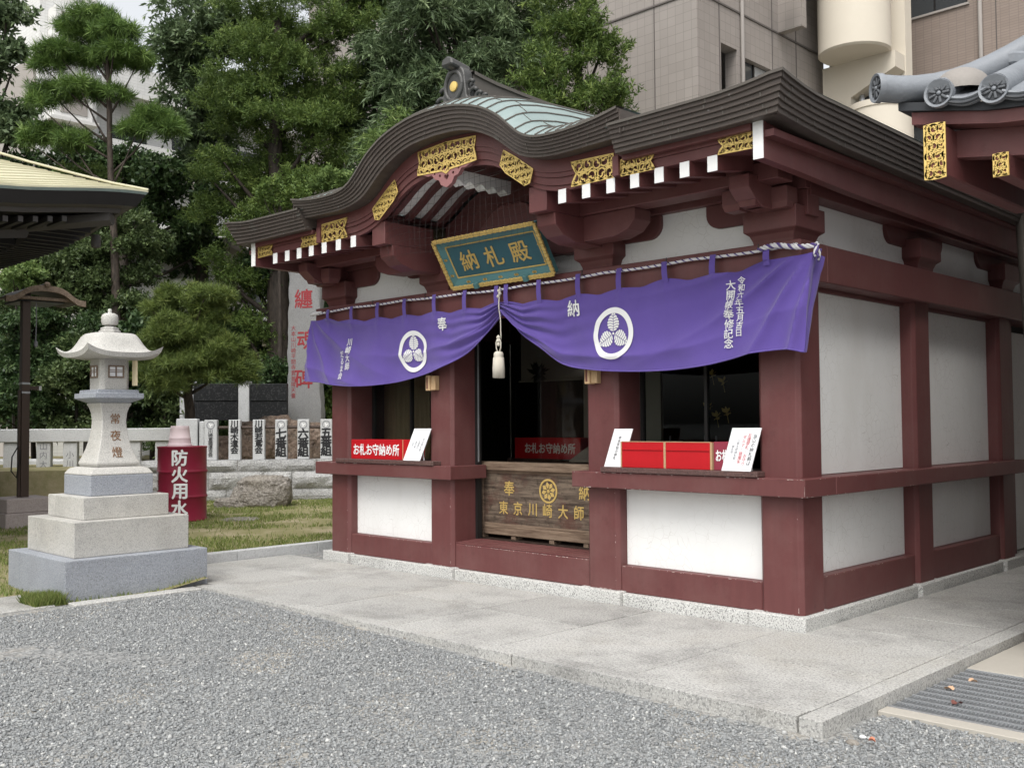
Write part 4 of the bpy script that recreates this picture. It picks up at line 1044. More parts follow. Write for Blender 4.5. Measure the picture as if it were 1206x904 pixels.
box('back_board', 'boxwood', ob, XA, XB, YF+.751, YF+.79, .40, 1.02, .004); box('corner_plate', 'black', ob, XA-.033, XA+.03, YF-.034, YF-.03, 1.015, 1.095, .001)
for i in range(14): box('grid_bar', 'boxwood', ob, XA+.06+i*.13, XA+.10+i*.13, YF+.13, YF+.75, 1.02, 1.05, .004)
w_ = YF+.0125
for i, ch in enumerate('東京川崎大師'): write('gilt_character', ch, 'goldleaf', ob, .135, on((-3.478+i*.194, w_, .655), (1, 0, 0), (0, 0, 1)), .012, .95)
write('gilt_character', '奉', 'goldleaf', ob, .15, on((-3.40, w_, .845), (1, 0, 0), (0, 0, 1)), .012); write('gilt_character', '納', 'goldleaf', ob, .15, on((-2.44, w_, .845), (1, 0, 0), (0, 0, 1)), .012)
em = MB()
ribbon(em, [(.105*math.cos(2*math.pi*k/36), .105*math.sin(2*math.pi*k/36)) for k in range(36)], .009, lambda a, b, h: (CX+a, w_-h, .838+b), True, .004)
for q in range(8):
    a = q*math.pi/4+.2; dx, dz = math.cos(a), math.sin(a)
    em.add([(CX+dx*.02, w_, .838+dz*.02), (CX+dx*.06-dz*.022, w_, .838+dz*.06+dx*.022), (CX+dx*.088, w_, .838+dz*.088), (CX+dx*.06+dz*.022, w_, .838+dz*.06-dx*.022)], [(0, 1, 2, 3)])
em.add([(CX+.018*math.cos(k), w_-.001, .838+.018*math.sin(k)) for k in [j*.6283 for j in range(10)]], [tuple(range(10))]); em.build('wheel_crest', 'goldleaf', ob, recalc=False)

# ------------------------------------------------------------------ things on the ledges
def lettered_box(x0, x1, y0, y1, z0, z1, label, text_face=True):
    b = thing('collection_box', label, 'box', ((x0+x1)/2, (y0+y1)/2, z0), 'red collection boxes')
    for (a, b_, c, d, nm) in ((x0, x1, y0, y0+.012, 'front'), (x0, x1, y1-.012, y1, 'back'), (x0, x0+.012, y0+.0125, y1-.0125, 'side'), (x1-.012, x1, y0+.0125, y1-.0125, 'side')):
        box(nm+'_board', 'red' if nm != 'side' else 'redside', b, a, b_, c, d, z0, z1, .002)
    box('bottom_board', 'red', b, x0+.0125, x1-.0125, y0+.0125, y1-.0125, z0, z0+.01, 0)
    return b
b1 = lettered_box(-5.27, -4.30, .0, .20, 1.113, 1.315, 'small red box lettered in white on the left ledge')
write('lettering', 'お札お守納め所', 'print', b1, .126, on((-4.845, -.0012, 1.212), (1, 0, 0), (0, 0, 1)), .022, .88)
box('worn_edge', 'wornwood', b1, -4.41, -4.40, -.002, .0, 1.113, 1.316, 0)
b2 = thing('collection_box', 'long red wooden tray box with worn edges on the right ledge', 'box', (-1.1, .08, 1.113), 'red collection boxes')
for nm, a, b_ in (('front_board', -1.60, -1.185), ('front_board', -1.165, -.755)):
    MB().box(a, b_, -.012, .0, 1.113, 1.318).build(nm, 'red', b2, .003)
    box('front_lip', 'red', b2, a+.006, b_-.006, -.020, -.0125, 1.255, 1.262, .001)
box('dividing_edge', 'wornwood', b2, -1.1848, -1.1652, -.014, .0, 1.113, 1.322, .002); box('worn_edge', 'wornwood', b2, -.7545, -.738, -.016, .19, 1.113, 1.32, .002); box('worn_edge', 'wornwood', b2, -1.612, -1.601, -.014, .0, 1.113, 1.32, .002)
for a, b_ in ((-1.60, -1.185), (-1.165, -.755)): box('top_edge', 'wornwood', b2, a, b_, -.013, .0, 1.3185, 1.324, 0)
box('back_board', 'red', b2, -1.60, -.755, .18, .19, 1.113, 1.318, .002); box('bottom_board', 'redside', b2, -1.60, -.755, .0005, .1795, 1.113, 1.122, 0)
b3 = lettered_box(-.735, -.585, .006, .19, 1.113, 1.325, 'dull red end box showing two white characters at the right ledge')
for c in b3.children: c.data.materials[0] = MT['redside']
write('lettering', 'お札', 'print', b3, .095, on((-.66, .0048, 1.222), (1, 0, 0), (0, 0, 1)), .03, .62)
def notice(x0, w, h, lean, label, lines, y0=-.048, skew=.0, flip=0):
    n = thing('notice_card', label, 'notice', (x0+w/2, y0, 1.113), 'white notice cards on the ledges')
    up = Vector((skew, lean, h)); L = up.length; un = up.normalized(); rt = Vector((1, 0, 0)); no = rt.cross(un); no = -no if no.y > 0 else no
    c = Vector((x0, y0, 1.114))
    MB().add([c, c+rt*w, c+rt*w+up, c+up, c-no*.008, c+rt*w-no*.008, c+rt*w+up-no*.008, c+up-no*.008], [(0, 1, 2, 3), (4, 7, 6, 5), (0, 4, 5, 1), (1, 5, 6, 2), (2, 6, 7, 3), (3, 7, 4, 0)]).build('card', 'paper', n)
    MB().add([c+rt*w*.70+up*.55-no*.009, c+rt*w*.78+up*.55-no*.009, c+rt*(w*.80+skew*.6)+Vector((0, lean*.85, .002)), c+rt*(w*.72+skew*.6)+Vector((0, lean*.85, .002))], [(0, 1, 2, 3)]).build('stand', 'paper', n)
    for fx, txt, m, sz in lines:
        write('lettering', txt, m, n, sz, (lambda a, b, fx=fx: c+rt*(w*fx+a)+up*.5+un*b+no*.0025), .0, 1.0, .95, True)
    return n
notice(-4.345, .255, .315, .065, 'white notice card standing beside the lettered red box', [(.80, '当山納札殿', 'paleink', .030), (.60, 'お護摩札', 'paleink', .026), (.42, '御守護', 'paleink', .026), (.25, '納所', 'paleink', .024)], skew=.10)
notice(-1.80, .19, .31, .05, 'white notice card left of the long red box', [(.78, 'だるま', 'paleink', .032), (.45, '年末年始の納札', 'ink', .030)], y0=.004, skew=.075)
notice(-.635, .245, .315, .065, 'white notice card with black and red lines against the right corner column', [(.86, '当山の納札殿は', 'ink', .036), (.68, 'お護摩札・お守り', 'redink', .033), (.52, 'ダルマ・破魔矢', 'redink', .033), (.34, '川崎大師納札殿', 'paleink', .024), (.20, '納札所', 'paleink', .024)], skew=.06)
# second dim box inside, slanted board, small wooden tags, hanging sprig
b4 = lettered_box(-4.13, -3.20, 1.33, 1.5, 1.10, 1.32, 'dim red lettered box inside the hall behind the offertory box')
write('lettering', 'お札お守納め所', 'print', b4, .115, on((-3.62, 1.328, 1.21), (1, 0, 0), (0, 0, 1)), .02, .9)
st_ = thing('inner_table', 'dark low table inside the hall carrying the dim red box', 'table', (-3.6, 1.5, .35))
box('table_top', 'darkwood', st_, -4.2, -2.0, 1.28, 1.8, 1.06, 1.098, .004)
for x0 in (-4.15, -2.1): box('table_leg', 'darkwood', st_, x0, x0+.05, 1.35, 1.7, .351, 1.059, 0)
sb = MB().add([(-3.15, 1.10, 1.10), (-2.0, 1.10, 1.10), (-2.0, 1.42, 1.30), (-3.05, 1.42, 1.30), (-3.15, 1.10, 1.085), (-2.0, 1.10, 1.085), (-2.0, 1.42, 1.285), (-3.05, 1.42, 1.285)], [(0, 1, 2, 3), (4, 7, 6, 5), (0, 4, 5, 1), (1, 5, 6, 2), (2, 6, 7, 3), (3, 7, 4, 0)])
tag(sb.build('slanted_board', 'interior', None), 'grey slanted board behind the offertory box, inside the hall', 'board')
for x0, z0, l in ((-4.03, 1.80, 'small wooden tag under the curtain on the second column from left'), (-1.985, 1.80, 'small wooden tag under the curtain on the third column from left')):
    tg = thing('wooden_tag', l, 'tag', (x0+.05, .0, z0), 'small wooden tags under the curtain')
    box('box', 'palewood', tg, x0, x0+.055, -.02, .058, z0, z0+.15, .004); box('side', 'palewood', tg, x0+.0555, x0+.12, .0, .058, z0+.005, z0+.145, .004)
    MB().box(x0+.014, x0+.034, -.0215, -.0205, z0+.02, z0+.13).build('mark', 'leafbrown', tg)
spr = MB()
for k in range(60):
    a, b = random.uniform(0, 6.28), random.uniform(-1.2, 1.2); v = Vector((math.cos(a)*math.cos(b), math.sin(a)*math.cos(b), math.sin(b)))*random.uniform(.08, .16); c = Vector((-3.86, 1.42, 2.0)); w = v.orthogonal().normalized()*.02
    spr.add([c, c+v*.5+w, c+v, c+v*.5-w], [(0, 1, 2, 3)])
sg = thing('hanging_sprig', 'dark leafy sprig hanging on the inner wall behind the opening', 'decoration', (-3.86, 1.42, 1.5))
MT['darkleaf'] = plain('dark_dry_leaf', (.012, .014, .010), .7, .2); spr.build('leaves', 'darkleaf', sg); MB().tube([(-3.86, 1.42, 1.97), (-3.855, 1.42, 1.7), (-3.85, 1.42, 1.5)], .008, 5).build('cord', 'darkleaf', sg)
# gilt altar lotus in the right bay
al = thing('altar_flower', 'gilt metal lotus stems glinting in the dark right bay', 'ornament', (-2.1, 2.3, 1.25))
for px_, pz_, n_ in ((-2.25, 1.95, 5), (-2.12, 1.87, 4), (-2.3, 1.62, 6), (-2.08, 1.56, 7), (-2.2, 1.52, 6)):
    fl = MB(); c = Vector((px_, 2.3, pz_))
    for k in range(n_):
        a = k/n_*math.pi*1.6-.8; v = Vector((math.sin(a)*.07, -.02, .05*math.cos(a)+.02)); w = Vector((.022, 0, .01)); fl.add([c, c+v*.5+w, c+v, c+v*.5-w], [(0, 1, 2, 3)])
    fl.tube([c, (px_+.02, 2.3, pz_-.10)], .003, 4); fl.build('lotus', 'gold', al, recalc=False)
tb = thing('altar_tablet', 'small pale tablet on the altar in the dark right bay', 'tablet', (-1.6, 2.6, 1.4))
box('tablet', 'interior', tb, -1.66, -1.60, 2.6, 2.62, 1.55, 1.78, 0); box('tablet_top', 'interior', tb, -1.75, -1.5, 2.59, 2.62, 1.83, 1.88, 0); box('tablet_stand', 'darkwood', tb, -1.75, -1.5, 2.55, 2.75, .351, 1.549, 0)
# ------------------------------------------------------------------ lawn
def lz(x, y):
    s1 = max(smoothstep(-6.2, -7.5, x) if False else smoothstep(6.2, 7.5, -x), smoothstep(-2.3, -1.65, y))
    return -.012+.08*s1
def lawn_mat():
    t = NT('lawn_soil')
    c = t.mix(t.noise(3, 6, .7), (.15, .15, .065), (.26, .23, .13))
    c = t.mix(t.ramp(t.noise(.9, 5, .7), [(.5, 0), (.66, .9)]), c, (.34, .29, .20))
    t.bump(t.noise(60, 4), .01, .6)
    return t.done(c, .95, 0, .1)
MT['soil'] = lawn_mat()
lx = [-60, -30, -20]+[-16+.5*i for i in range(19)]+[-6.56]; ly = [-30, -14, -8]+[-6+.5*i for i in range(25)]+[9, 14, 30, 60]
struct(grid_mesh('lawn', [(x, y, lz(x, y)) for y in ly for x in lx], len(lx), len(ly), 'soil'))
lx = [-6.56, -6.2, -5.8, -5.4, -5.11]; ly = [-30, -10, -6, -5, -4.5, -4, -3.5, -3, -2.6, -2.2, -1.75]
struct(grid_mesh('lawn_strip', [(x, y, lz(x, y)) for y in ly for x in lx], len(lx), len(ly), 'soil'))
MT['grass'] = leafmat('grass_blades', (.095, .135, .036), (.19, .24, .065), (.36, .33, .15), .3, .6)
def grass(n, xr, yr, hgt, ok_fn):
    x = RNG.uniform(*xr, n); y = RNG.uniform(*yr, n)
    dx, dy = x-CAM.x, y-CAM.y; dep = dx*_d.x+dy*_d.y; lat = dx*_r.x+dy*_r.y
    ok = np.abs(lat) < dep*.52+.2
    x, y = x[ok], y[ok]; ok = np.array([ok_fn(a, b) for a, b in zip(x, y)]); x, y = x[ok], y[ok]; n = len(x)
    z = np.array([lz(a, b) for a, b in zip(x, y)])
    h = hgt*RNG.uniform(.5, 1.3, n); th = RNG.uniform(0, 6.283, n); w = .0055*RNG.uniform(.7, 1.5, n); ln = h*RNG.uniform(.1, .8, n); la = RNG.uniform(0, 6.283, n)
    p = np.stack([x, y, z], 1); s = np.stack([np.cos(th)*w, np.sin(th)*w, 0*w], 1); t = np.stack([np.cos(la)*ln, np.sin(la)*ln, h], 1)
    v = np.stack([p-s, p+s, p+t], 1).reshape(-1, 3)
    f = np.arange(n*3).reshape(-1, 3); r_ = np.repeat(np.clip(RNG.normal(.45, .22, n), 0, 1), 3)
    return v, f, r_
def lawn_ok(a, b):
    if a > -6.57 and b > -1.76: return False
    if a > -5.12: return False
    if -6.52 < a < -5.19 and -3.04 < b < -1.70: return False
    if a > -5.9 and b < -3.12: return False
    u = (a+8.1)*.55+(b-.9)*.83; w = -(a+8.1)*.83+(b-.9)*.55     # trodden strip of bare earth
    d = noise.noise(Vector((a*.8, b*.8, 2)))+.4*noise.noise(Vector((a*2.5, b*2.5, 5)))
    if abs(w+.05+.25*noise.noise(Vector((a, b, 9)))) < .45 and random.random() < .95: return False
    return random.random() > smoothstep(-.05, .35, d)*.93
va, fa, ra = grass(120000, (-14.5, -5.1), (-6, 5.2), .042, lawn_ok)
vb, fb_, rb = grass(3000, (-5.45, -5.12), (-3.3, -3.04), .09, lambda a, b: random.random() > (a+5.45)*.8)
tag(leaf_like('lawn_grass', np.vstack([va, vb]), np.vstack([fa, fb_+len(va)]), np.concatenate([ra, rb]), 'grass'), 'short patchy green grass on the lawn left of the hall', 'grass', kind='stuff')

# ------------------------------------------------------------------ stone lantern
LC = Vector((-5.855, -2.37, 0))
lan = thing('stone_lantern', 'pale granite lantern on a stepped base at the gravel edge', 'stone lantern', LC)
def tier(h, z0, z1, mat, name, joints=True):
    x0, y0 = LC.x, LC.y
    if joints:                              # each tier is laid of two end stones and a middle stone
        for a, b in ((-h, -h+.42*h), (-h+.42*h, h)):
            MB().box(x0+a+.0015, x0+b-.0015, y0-h, y0+h, z0+.001, z1).build(name, mat, lan, .008, seg=2)
    else: MB().box(x0-h, x0+h, y0-h, y0+h, z0+.001, z1).build(name, mat, lan, .008, seg=2)
tier(.658, -.05, .333, 'bluegranite', 'base_stone'); tier(.533, .333, .645, 'lgranite', 'base_stone'); tier(.40, .645, .845, 'lgranite', 'base_stone'); tier(.295, .845, 1.03, 'bluegranite', 'base_stone', False)
def sq(mb, prof):                           # square section swept up: (half width, z)
    return frustum(mb, LC.x, LC.y, 0, 1, [(z, h) for h, z in prof])
sq(MB(), [(.295, 1.031), (.293, 1.045), (.262, 1.085), (.215, 1.10), (.205, 1.10)]).build('shoulder', 'lgranite', lan, .008, seg=2)
sq(MB(), [(.190, 1.101), (.203, 1.125), (.203, 1.14), (.182, 1.19), (.155, 1.27), (.133, 1.36), (.120, 1.45), (.116, 1.53), (.122, 1.60), (.135, 1.65), (.150, 1.68), (.150, 1.695)]).build('shaft', 'lgranite', lan, .006)
sq(MB(), [(.150, 1.696), (.19, 1.715), (.233, 1.735), (.233, 1.778), (.231, 1.781), (.20, 1.783), (.198, 1.81), (.195, 1.815)]).build('platform', 'bluegranite', lan, .005)
p8 = [(-.14+.035, -.14), (.105, -.14), (.14, -.105), (.14, .105), (.105, .14), (-.105, .14), (-.14, .105), (-.14, -.105)]
ch = MB().prism(p8, lambda a, b, d: (LC.x+a, LC.y+b, d), 1.816, 2.13).build('fire_chamber', 'lgranite', lan, .004)
def lat_window(face):
    wd = .075; zc = 1.985; hz = .058
    def m(a, b, d): return (LC.x+.1405+d, LC.y+a, zc+b) if face == 'x' else (LC.x+a, LC.y-.1405-d, zc+b)
    fr_ = MB()
    for (a0, a1, b0, b1) in ((-wd, wd, hz-.014, hz+.0), (-wd, wd, -hz, -hz+.014), (-wd, -wd+.012, -hz+.014, hz-.014), (wd-.012, wd, -hz+.014, hz-.014)):
        fr_.prism([(a0, b0), (a1, b0), (a1, b1), (a0, b1)], m, -.002, .012)
    w_o = fr_.build('window_frame', 'brownwood', ch)
    MB().prism([(-wd, -hz), (wd, -hz), (wd, hz), (-wd, hz)], m, -.004, .001).build('paper_pane', 'paper', w_o)
    for a in (0,): MB().prism([(a-.006, -hz+.014), (a+.006, -hz+.014), (a+.006, hz-.014), (a-.006, hz-.014)], m, .0015, .008).build('muntin', 'brownwood', w_o)
    for b in (-.005, .012): MB().prism([(-wd+.012, b-.003), (wd-.012, b-.003), (wd-.012, b+.003), (-wd+.012, b+.003)], m, .002, .0075).build('muntin', 'brownwood', w_o)
lat_window('x'); lat_window('y')
N_ = 25; top = []; bot = []
for j in range(N_):
    for i in range(N_):
        a, b = -1+2*i/(N_-1), -1+2*j/(N_-1); m = (abs(a)**5+abs(b)**5)**.2; m = min(1, m); cl = (abs(a)*abs(b))**3.2
        zt = interp([(0, 2.352), (.48, 2.347), (.58, 2.325), (.69, 2.255), (.79, 2.195), (.9, 2.165), (1, 2.155)], m)+.070*cl
        top.append((LC.x+a*.360, LC.y+b*.360, zt)); bot.append((LC.x+a*.345, LC.y+b*.345, 2.112-.015*(1-m)+.062*cl))
mb = MB(); fs = [(j*N_+i, j*N_+i+1, (j+1)*N_+i+1, (j+1)*N_+i) for j in range(N_-1) for i in range(N_-1)]
mb.add(top, fs); mb.add(bot, [q[::-1] for q in fs]); K = N_*N_
ringi = [i for i in range(N_)]+[j*N_+N_-1 for j in range(1, N_)]+[(N_-1)*N_+i for i in range(N_-2, -1, -1)]+[j*N_ for j in range(N_-2, 0, -1)]
mb.f += [(ringi[k], ringi[(k+1) % len(ringi)], K+ringi[(k+1) % len(ringi)], K+ringi[k]) for k in range(len(ringi))]
mb.build('lantern_roof', 'lgranite', lan, smooth=R(38))
MB().lathe([(.001, 2.345), (.098, 2.345), (.10, 2.375), (.082, 2.38), (.085, 2.40), (.055, 2.412), (.05, 2.42)], (LC.x, LC.y, 0), 6).build('finial_base', 'lgranite', lan, .004)
MB().lathe([(.03, 2.42), (.068, 2.432), (.077, 2.46), (.077, 2.50), (.07, 2.525), (.045, 2.54), (.02, 2.543), (.018, 2.548), (.017, 2.578), (.012, 2.583)], (LC.x, LC.y, 0), 24).build('finial', 'lgranite', lan, smooth=R(45))
rust = plain('worn_brown_letter', (.22, .12, .06), .8, .3, 30); MT['rust'] = rust
for i, c in enumerate('常夜燈'):
    z = 1.545-i*.155
    def fl(a, b, z=z): 
        zz = z+b; h = interp([(1.19, .182), (1.27, .155), (1.36, .133), (1.45, .120), (1.53, .116), (1.60, .122), (1.68, .15)], zz); return Vector((LC.x+h+.004, LC.y+.005+a, zz))
    write('carved_character', c, 'rust', lan, .105, fl, .004)
tag(MB().box(-5.70, -5.63, -2.22, -2.20, 1.855, 2.09).build('paper_slip', plain('cream_slip', (.70, .60, .40), .7, .06), None), 'cream paper slip showing behind the lantern fire chamber', 'notice')

# ------------------------------------------------------------------ red drum and bucket
DC = Vector((-10.61, .84, .066))
drum = thing('water_drum', 'crimson steel drum lettered in white for fire water', 'drum', DC)
pr = [(.352, 0), (.36, .012), (.36, .02), (.352, .03)]
for zc in (.36, .73): pr += [(.352, zc-.03), (.356, zc-.02), (.366, zc-.008), (.366, zc+.008), (.356, zc+.02), (.352, zc+.03)]
pr += [(.352, 1.07), (.36, 1.08), (.362, 1.095), (.352, 1.10), (.345, 1.085), (.02, 1.085)]
MB().lathe(pr, DC, 48).build('drum_body', 'drum', drum, smooth=R(40))
vd = (CAM-DC); va0 = math.atan2(vd.y, vd.x)
def on_drum(a0, zc):
    return lambda a, b: Vector((DC.x+.3685*math.cos(va0+a0+a/.3685), DC.y+.3685*math.sin(va0+a0+a/.3685), DC.z+zc+b))
for i, c in enumerate('防火用水'): write('lettering', c, 'print', drum, .245, on_drum(-.10, .94-i*.245), .03)
write('lettering', '川崎大師', 'print', drum, .075, on_drum(-1.22, .6), .01, 1, 1, True)
bk = thing('plastic_bucket', 'pale plastic bucket upside down on the crimson drum', 'bucket', DC+Vector((0, 0, 1.1)))
MB().lathe([(.175, 0), (.18, .005), (.18, .03), (.165, .035), (.155, .12), (.157, .125), (.150, .14), (.135, .27), (.137, .275), (.132, .29), (.12, .295), (.01, .295)], DC+Vector((.02, -.05, 1.099)), 32).build('bucket_shell', 'plastic', bk, smooth=R(40))
MB().lathe([(.128, .292), (.134, .296), (.134, .304), (.126, .306)], DC+Vector((.02, -.05, 1.099)), 32).build('foot_ring', 'plastic', bk, smooth=True)
tag(MB().lathe([(.30, 0), (.31, .03), (.25, .055), (.01, .06)], (DC.x+.62, DC.y+.62, .035), 9).build('stepping_stone', 'boulder', None, .01), 'flat grey stone in the grass right of the drum', 'stone')

# ------------------------------------------------------------------ rocks
def rock(name, label, c, size, mat, seed, cat='rock', flat=.0, parent=None, rot=0.0):
    bm = bmesh.new(); bmesh.ops.create_icosphere(bm, subdivisions=5, radius=1)
    for v in bm.verts:
        p = v.co.copy(); q = Vector([math.copysign(abs(t)**.62, t) for t in p])
        q *= 1+.16*noise.fractal(p*1.2+Vector((seed, 0, 0)), 1, 2, 3)+.07*noise.fractal(p*4+Vector((0, seed, 0)), 1, 2, 4)
        q.x += .22*q.z*math.sin(seed)
        q = Vector((q.x*math.cos(rot)*size[0]-q.y*math.sin(rot)*size[1], q.x*math.sin(rot)*size[0]+q.y*math.cos(rot)*size[1], q.z*size[2])); v.co = q+Vector(c)
    me = bpy.data.meshes.new(name); bm.to_mesh(me); bm.free()
    o = link(name, me, mat, parent, R(60))
    if label: tag(o, label, cat)
    return o
rock('boulder', 'weathered grey boulder on the grass before the stone wall', (-12.0, 3.02, .26), (.50, .34, .34), 'boulder', 2.3, rot=.8)
rock('low_stone', 'small stone at the left foot of the grey boulder', (-12.15, 2.50, .12), (.22, .16, .11), 'boulder', 5.1, rot=.8)

# ------------------------------------------------------------------ retaining wall with lettered posts
W0, W1 = Vector((-13.744, 2.962, 0)), Vector((-12.369, 4.713, 0)); we = (W1-W0).normalized(); wn_ = Vector((we.y, -we.x, 0)); WL = (W1-W0).length
def wp(px): return W0+we*((px-243.7)/143.3*WL)
wall = thing('stone_wall', 'low wall of split grey granite blocks below the lettered posts', 'wall', (W0+W1)/2+Vector((0, 0, .05)))
def rough_block(s0, s1, z0, z1, dep, mat, parent, amp=.05, name='stone_block'):
    nx, nz = max(4, int((s1-s0)/.05)), max(4, int((z1-z0)/.05)); rows = []
    for j in range(nz+1):
        r_ = []
        for i in range(nx+1):
            s = s0+(s1-s0)*i/nx; z = z0+(z1-z0)*j/nz
            e_ = min(1, min(i, nx-i)/1.5)*min(1, min(j, nz-j)/1.5)
            d = e_*(.025+amp*(.5+noise.fractal(Vector((s*3, z*3, 4.4)), 1, 2, 4)))
            r_.append(W0+we*s+wn_*d+Vector((0, 0, z)))
        rows.append(r_)
    b0 = [p-wn_*dep for p in rows[0]]; b1 = [p-wn_*dep for p in rows[-1]]
    mb = MB().strip(b0, *rows, b1); return mb.build(name, mat, parent)
for z0, z1, cuts, amp in ((.03, .27, [-1.2, .35, 1.35, 2.9], .02), (.275, .60, [-1.2, .02, 1.02, 1.55, 2.9], .05), (.605, .82, [-1.2, .55, 2.0, 2.9], .045)):
    for a, b in zip(cuts[:-1], cuts[1:]): rough_block(a+.003, b-.003, z0, z1, .5, 'rockface', wall, amp)
def post(px, text, label, w=.108, z1=1.575, bold=.03, size=.155, circle=False):
    c = wp(px)-wn_*.16
    p = thing('lettered_post', label, 'post', c+Vector((0, 0, .82)), 'lettered granite posts on the stone wall')
    MB().obox(c+Vector((0, 0, (z1+.821)/2)), we*w, wn_*.10, (0, 0, (z1-.821)/2)).build('shaft', 'fgranite', p, .008)
    n = len(text); zc = (1.25 if not circle else 1.14)
    f = lambda a, b: c+wn_*.103+we*a+Vector((0, 0, zc+b))
    write('lettering', text, 'ink', p, size, f, bold, 1.05, .86, True)
    if circle:
        m_ = MB(); g = lambda a, b, h: c+wn_*(.1025+h*.1)+we*a+Vector((0, 0, 1.475+b))
        ribbon(m_, [(.068*math.cos(k*.2618), .068*math.sin(k*.2618)) for k in range(24)], .006, g, True, .006); m_.build('crest_ring', 'paleink', p, recalc=False)
        m_ = MB()
        for q in range(3): m_.add([g(.045*math.cos(q*2.1+k*.9)*.5+.02*math.cos(q*2.1), .045*math.sin(q*2.1+k*.9)*.5+.02*math.sin(q*2.1), .006) for k in range(5)], [tuple(range(5))])
        m_.build('crest_mark', 'print', p, recalc=False)
    return p
post(247, '川崎鳶職連合会', 'granite post with round crest and pale writing beside the drum', .115, size=.085, bold=.005, circle=True)
post(275, '川崎木遣会', 'granite post with five characters next to the pale crested post by the drum', size=.145)
post(303.5, '川崎若鳶会', 'granite post with five characters just left of the crested three', size=.145)
post(330, '七番組', 'leftmost of three crested posts with three bold characters, number seven', size=.20, bold=.04, circle=True)
post(356.5, '六番組', 'middle of three crested posts with three bold characters, number six', size=.20, bold=.04, circle=True)
post(384, '五番組', 'crested post with three bold characters, number five, touching the hall column', size=.20, bold=.04, circle=True)
for z in (1.43,):
    a, b = wp(235)-wn_*.16, wp(470)-wn_*.16
    tag(MB().tube([a+Vector((0, 0, z)), b+Vector((0, 0, z))], .03, 8).build('fence_rail', 'brownmetal', None), 'dark metal rail running through the lettered posts', 'rail')
for i, (pa, pb, z1, l) in enumerate(((206, 231, 1.60, 'squat granite pillar behind the drum at the fence end'), (233, 239, 1.55, 'narrow granite pillar between drum and lettered posts'))):
    a, b = wp(pa), wp(pb); c = (a+b)/2-wn_*.25
    tag(MB().obox(c+Vector((0, 0, (z1+.05)/2)), we*((b-a).length/2), wn_*.12, (0, 0, (z1-.05)/2)).build('stone_pillar', 'fgranite', None, .012), l, 'pillar')
# rocks of the small garden behind the wall
for i, (px, py, sx, sz, l) in enumerate(((296, 525, .42, .5, 'brown rock behind the posts lettered with five characters'), (322, 520, .4, .55, 'brown rock behind the posts left of the post for number seven'), (345, 525, .4, .5, 'brown rock behind the posts before the tall monument'), (262, 532, .4, .3, 'low dark rock behind the leftmost lettered posts'), (372, 528, .45, .5, 'brown rock behind the rightmost lettered posts'))):
    p = at(px, py, 20.6); rock('garden_rock', l, (p.x, p.y, p.z), (sx, .4, sz), 'brownrock', 1.7*i+.4)
garden = MB().obox((W0+W1)/2-wn_*5.3+Vector((0, 0, .3)), we*9, wn_*4.85, (0, 0, .35)).build('raised_garden', 'soil'); struct(garden)

# ------------------------------------------------------------------ tall monument and black tablets
mc = at(361, 500, 23.0); mu = Vector((.86, .51, 0)); mn = Vector((.51, -.86, 0))
mon = thing('stone_monument', 'tall rough edged granite monument with large red characters beside the hall', 'monument', (mc.x, mc.y, .6))
rows = []
hw = .43
for j in range(41):
    z = .55+(5.02-.55)*j/40; t = j/40; r_ = []
    tw = 1-.10*t
    for k in range(28):                     # rounded rectangle section, split sides
        a = k/28*2*math.pi; ca, sa = math.cos(a), math.sin(a)
        x_ = math.copysign(min(1, abs(ca)*1.25), ca)*hw*tw; y_ = math.copysign(min(1, abs(sa)*1.25), sa)*.17
        rg_ = .05*noise.fractal(Vector((x_*3, y_*3, z*2.4)), 1, 2, 4) if abs(ca) > .72 or sa > .2 else 0
        r_.append(Vector((mc.x, mc.y, 0))+mu*(x_+rg_*(1 if ca > 0 else -1)-.03*(1-t))+mn*(-y_)+Vector((0, 0, z-(.12*max(0, x_/hw-.4)+.08*max(0, -x_/hw-.6) if j > 36 else 0))))
    r_.append(r_[0]); rows.append(r_)
mb = MB().strip(*rows); mb.add(rows[-1][:-1], [tuple(range(28))]); mb.build('slab', granite('monument_granite', (.20, .20, .20), (.13, .13, .13), (.28, .28, .275), 70, .6, .15), mon, smooth=R(40))
def mf(px, py, dn=.173):
    p = at(px, py, 23.0); p = p+_d*0; q = Vector((mc.x, mc.y, 0)); rel = p-q; return q+mu*(rel.dot(_r)/mu.dot(_r))+Vector((0, 0, p.z))+mn*dn
for (px, py, c, sz) in ((362, 352, '纏', .46), (365, 400, '魂', .46), (362, 446, '碑', .46)):
    write('red_character', c, 'dullred', mon, sz, (lambda a, b, px=px, py=py: mf(px, py)+mu*(a+.0*b)+Vector((0, 0, b))), .015)
write('small_inscription', '大本山川崎平間寺貫首隆天書', 'dullred', mon, .125, (lambda a, b: mf(349.5, 426)+mu*a+Vector((0, 0, b))), .0, 1, 1.02, True)
def tablet_mat():
    t = NT('engraved_black_granite')
    sx = t.n('SeparateXYZ', Vector=t.co()); rows_ = t.n('TexNoise', Scale=26.0, Detail=2.0, Vector=t.co()).outputs['Fac']
    c = t.mix(t.ramp(rows_, [(.56, 0), (.62, .4)]), (.014, .015, .016), (.075, .075, .075)); return t.done(c, .5, 0, .2)
MT['tablet'] = tablet_mat()
tabs_ = thing('inscribed_tablets', 'pair of black engraved stone tablets between grey granite posts', 'monument', at(290, 500, 22.4))
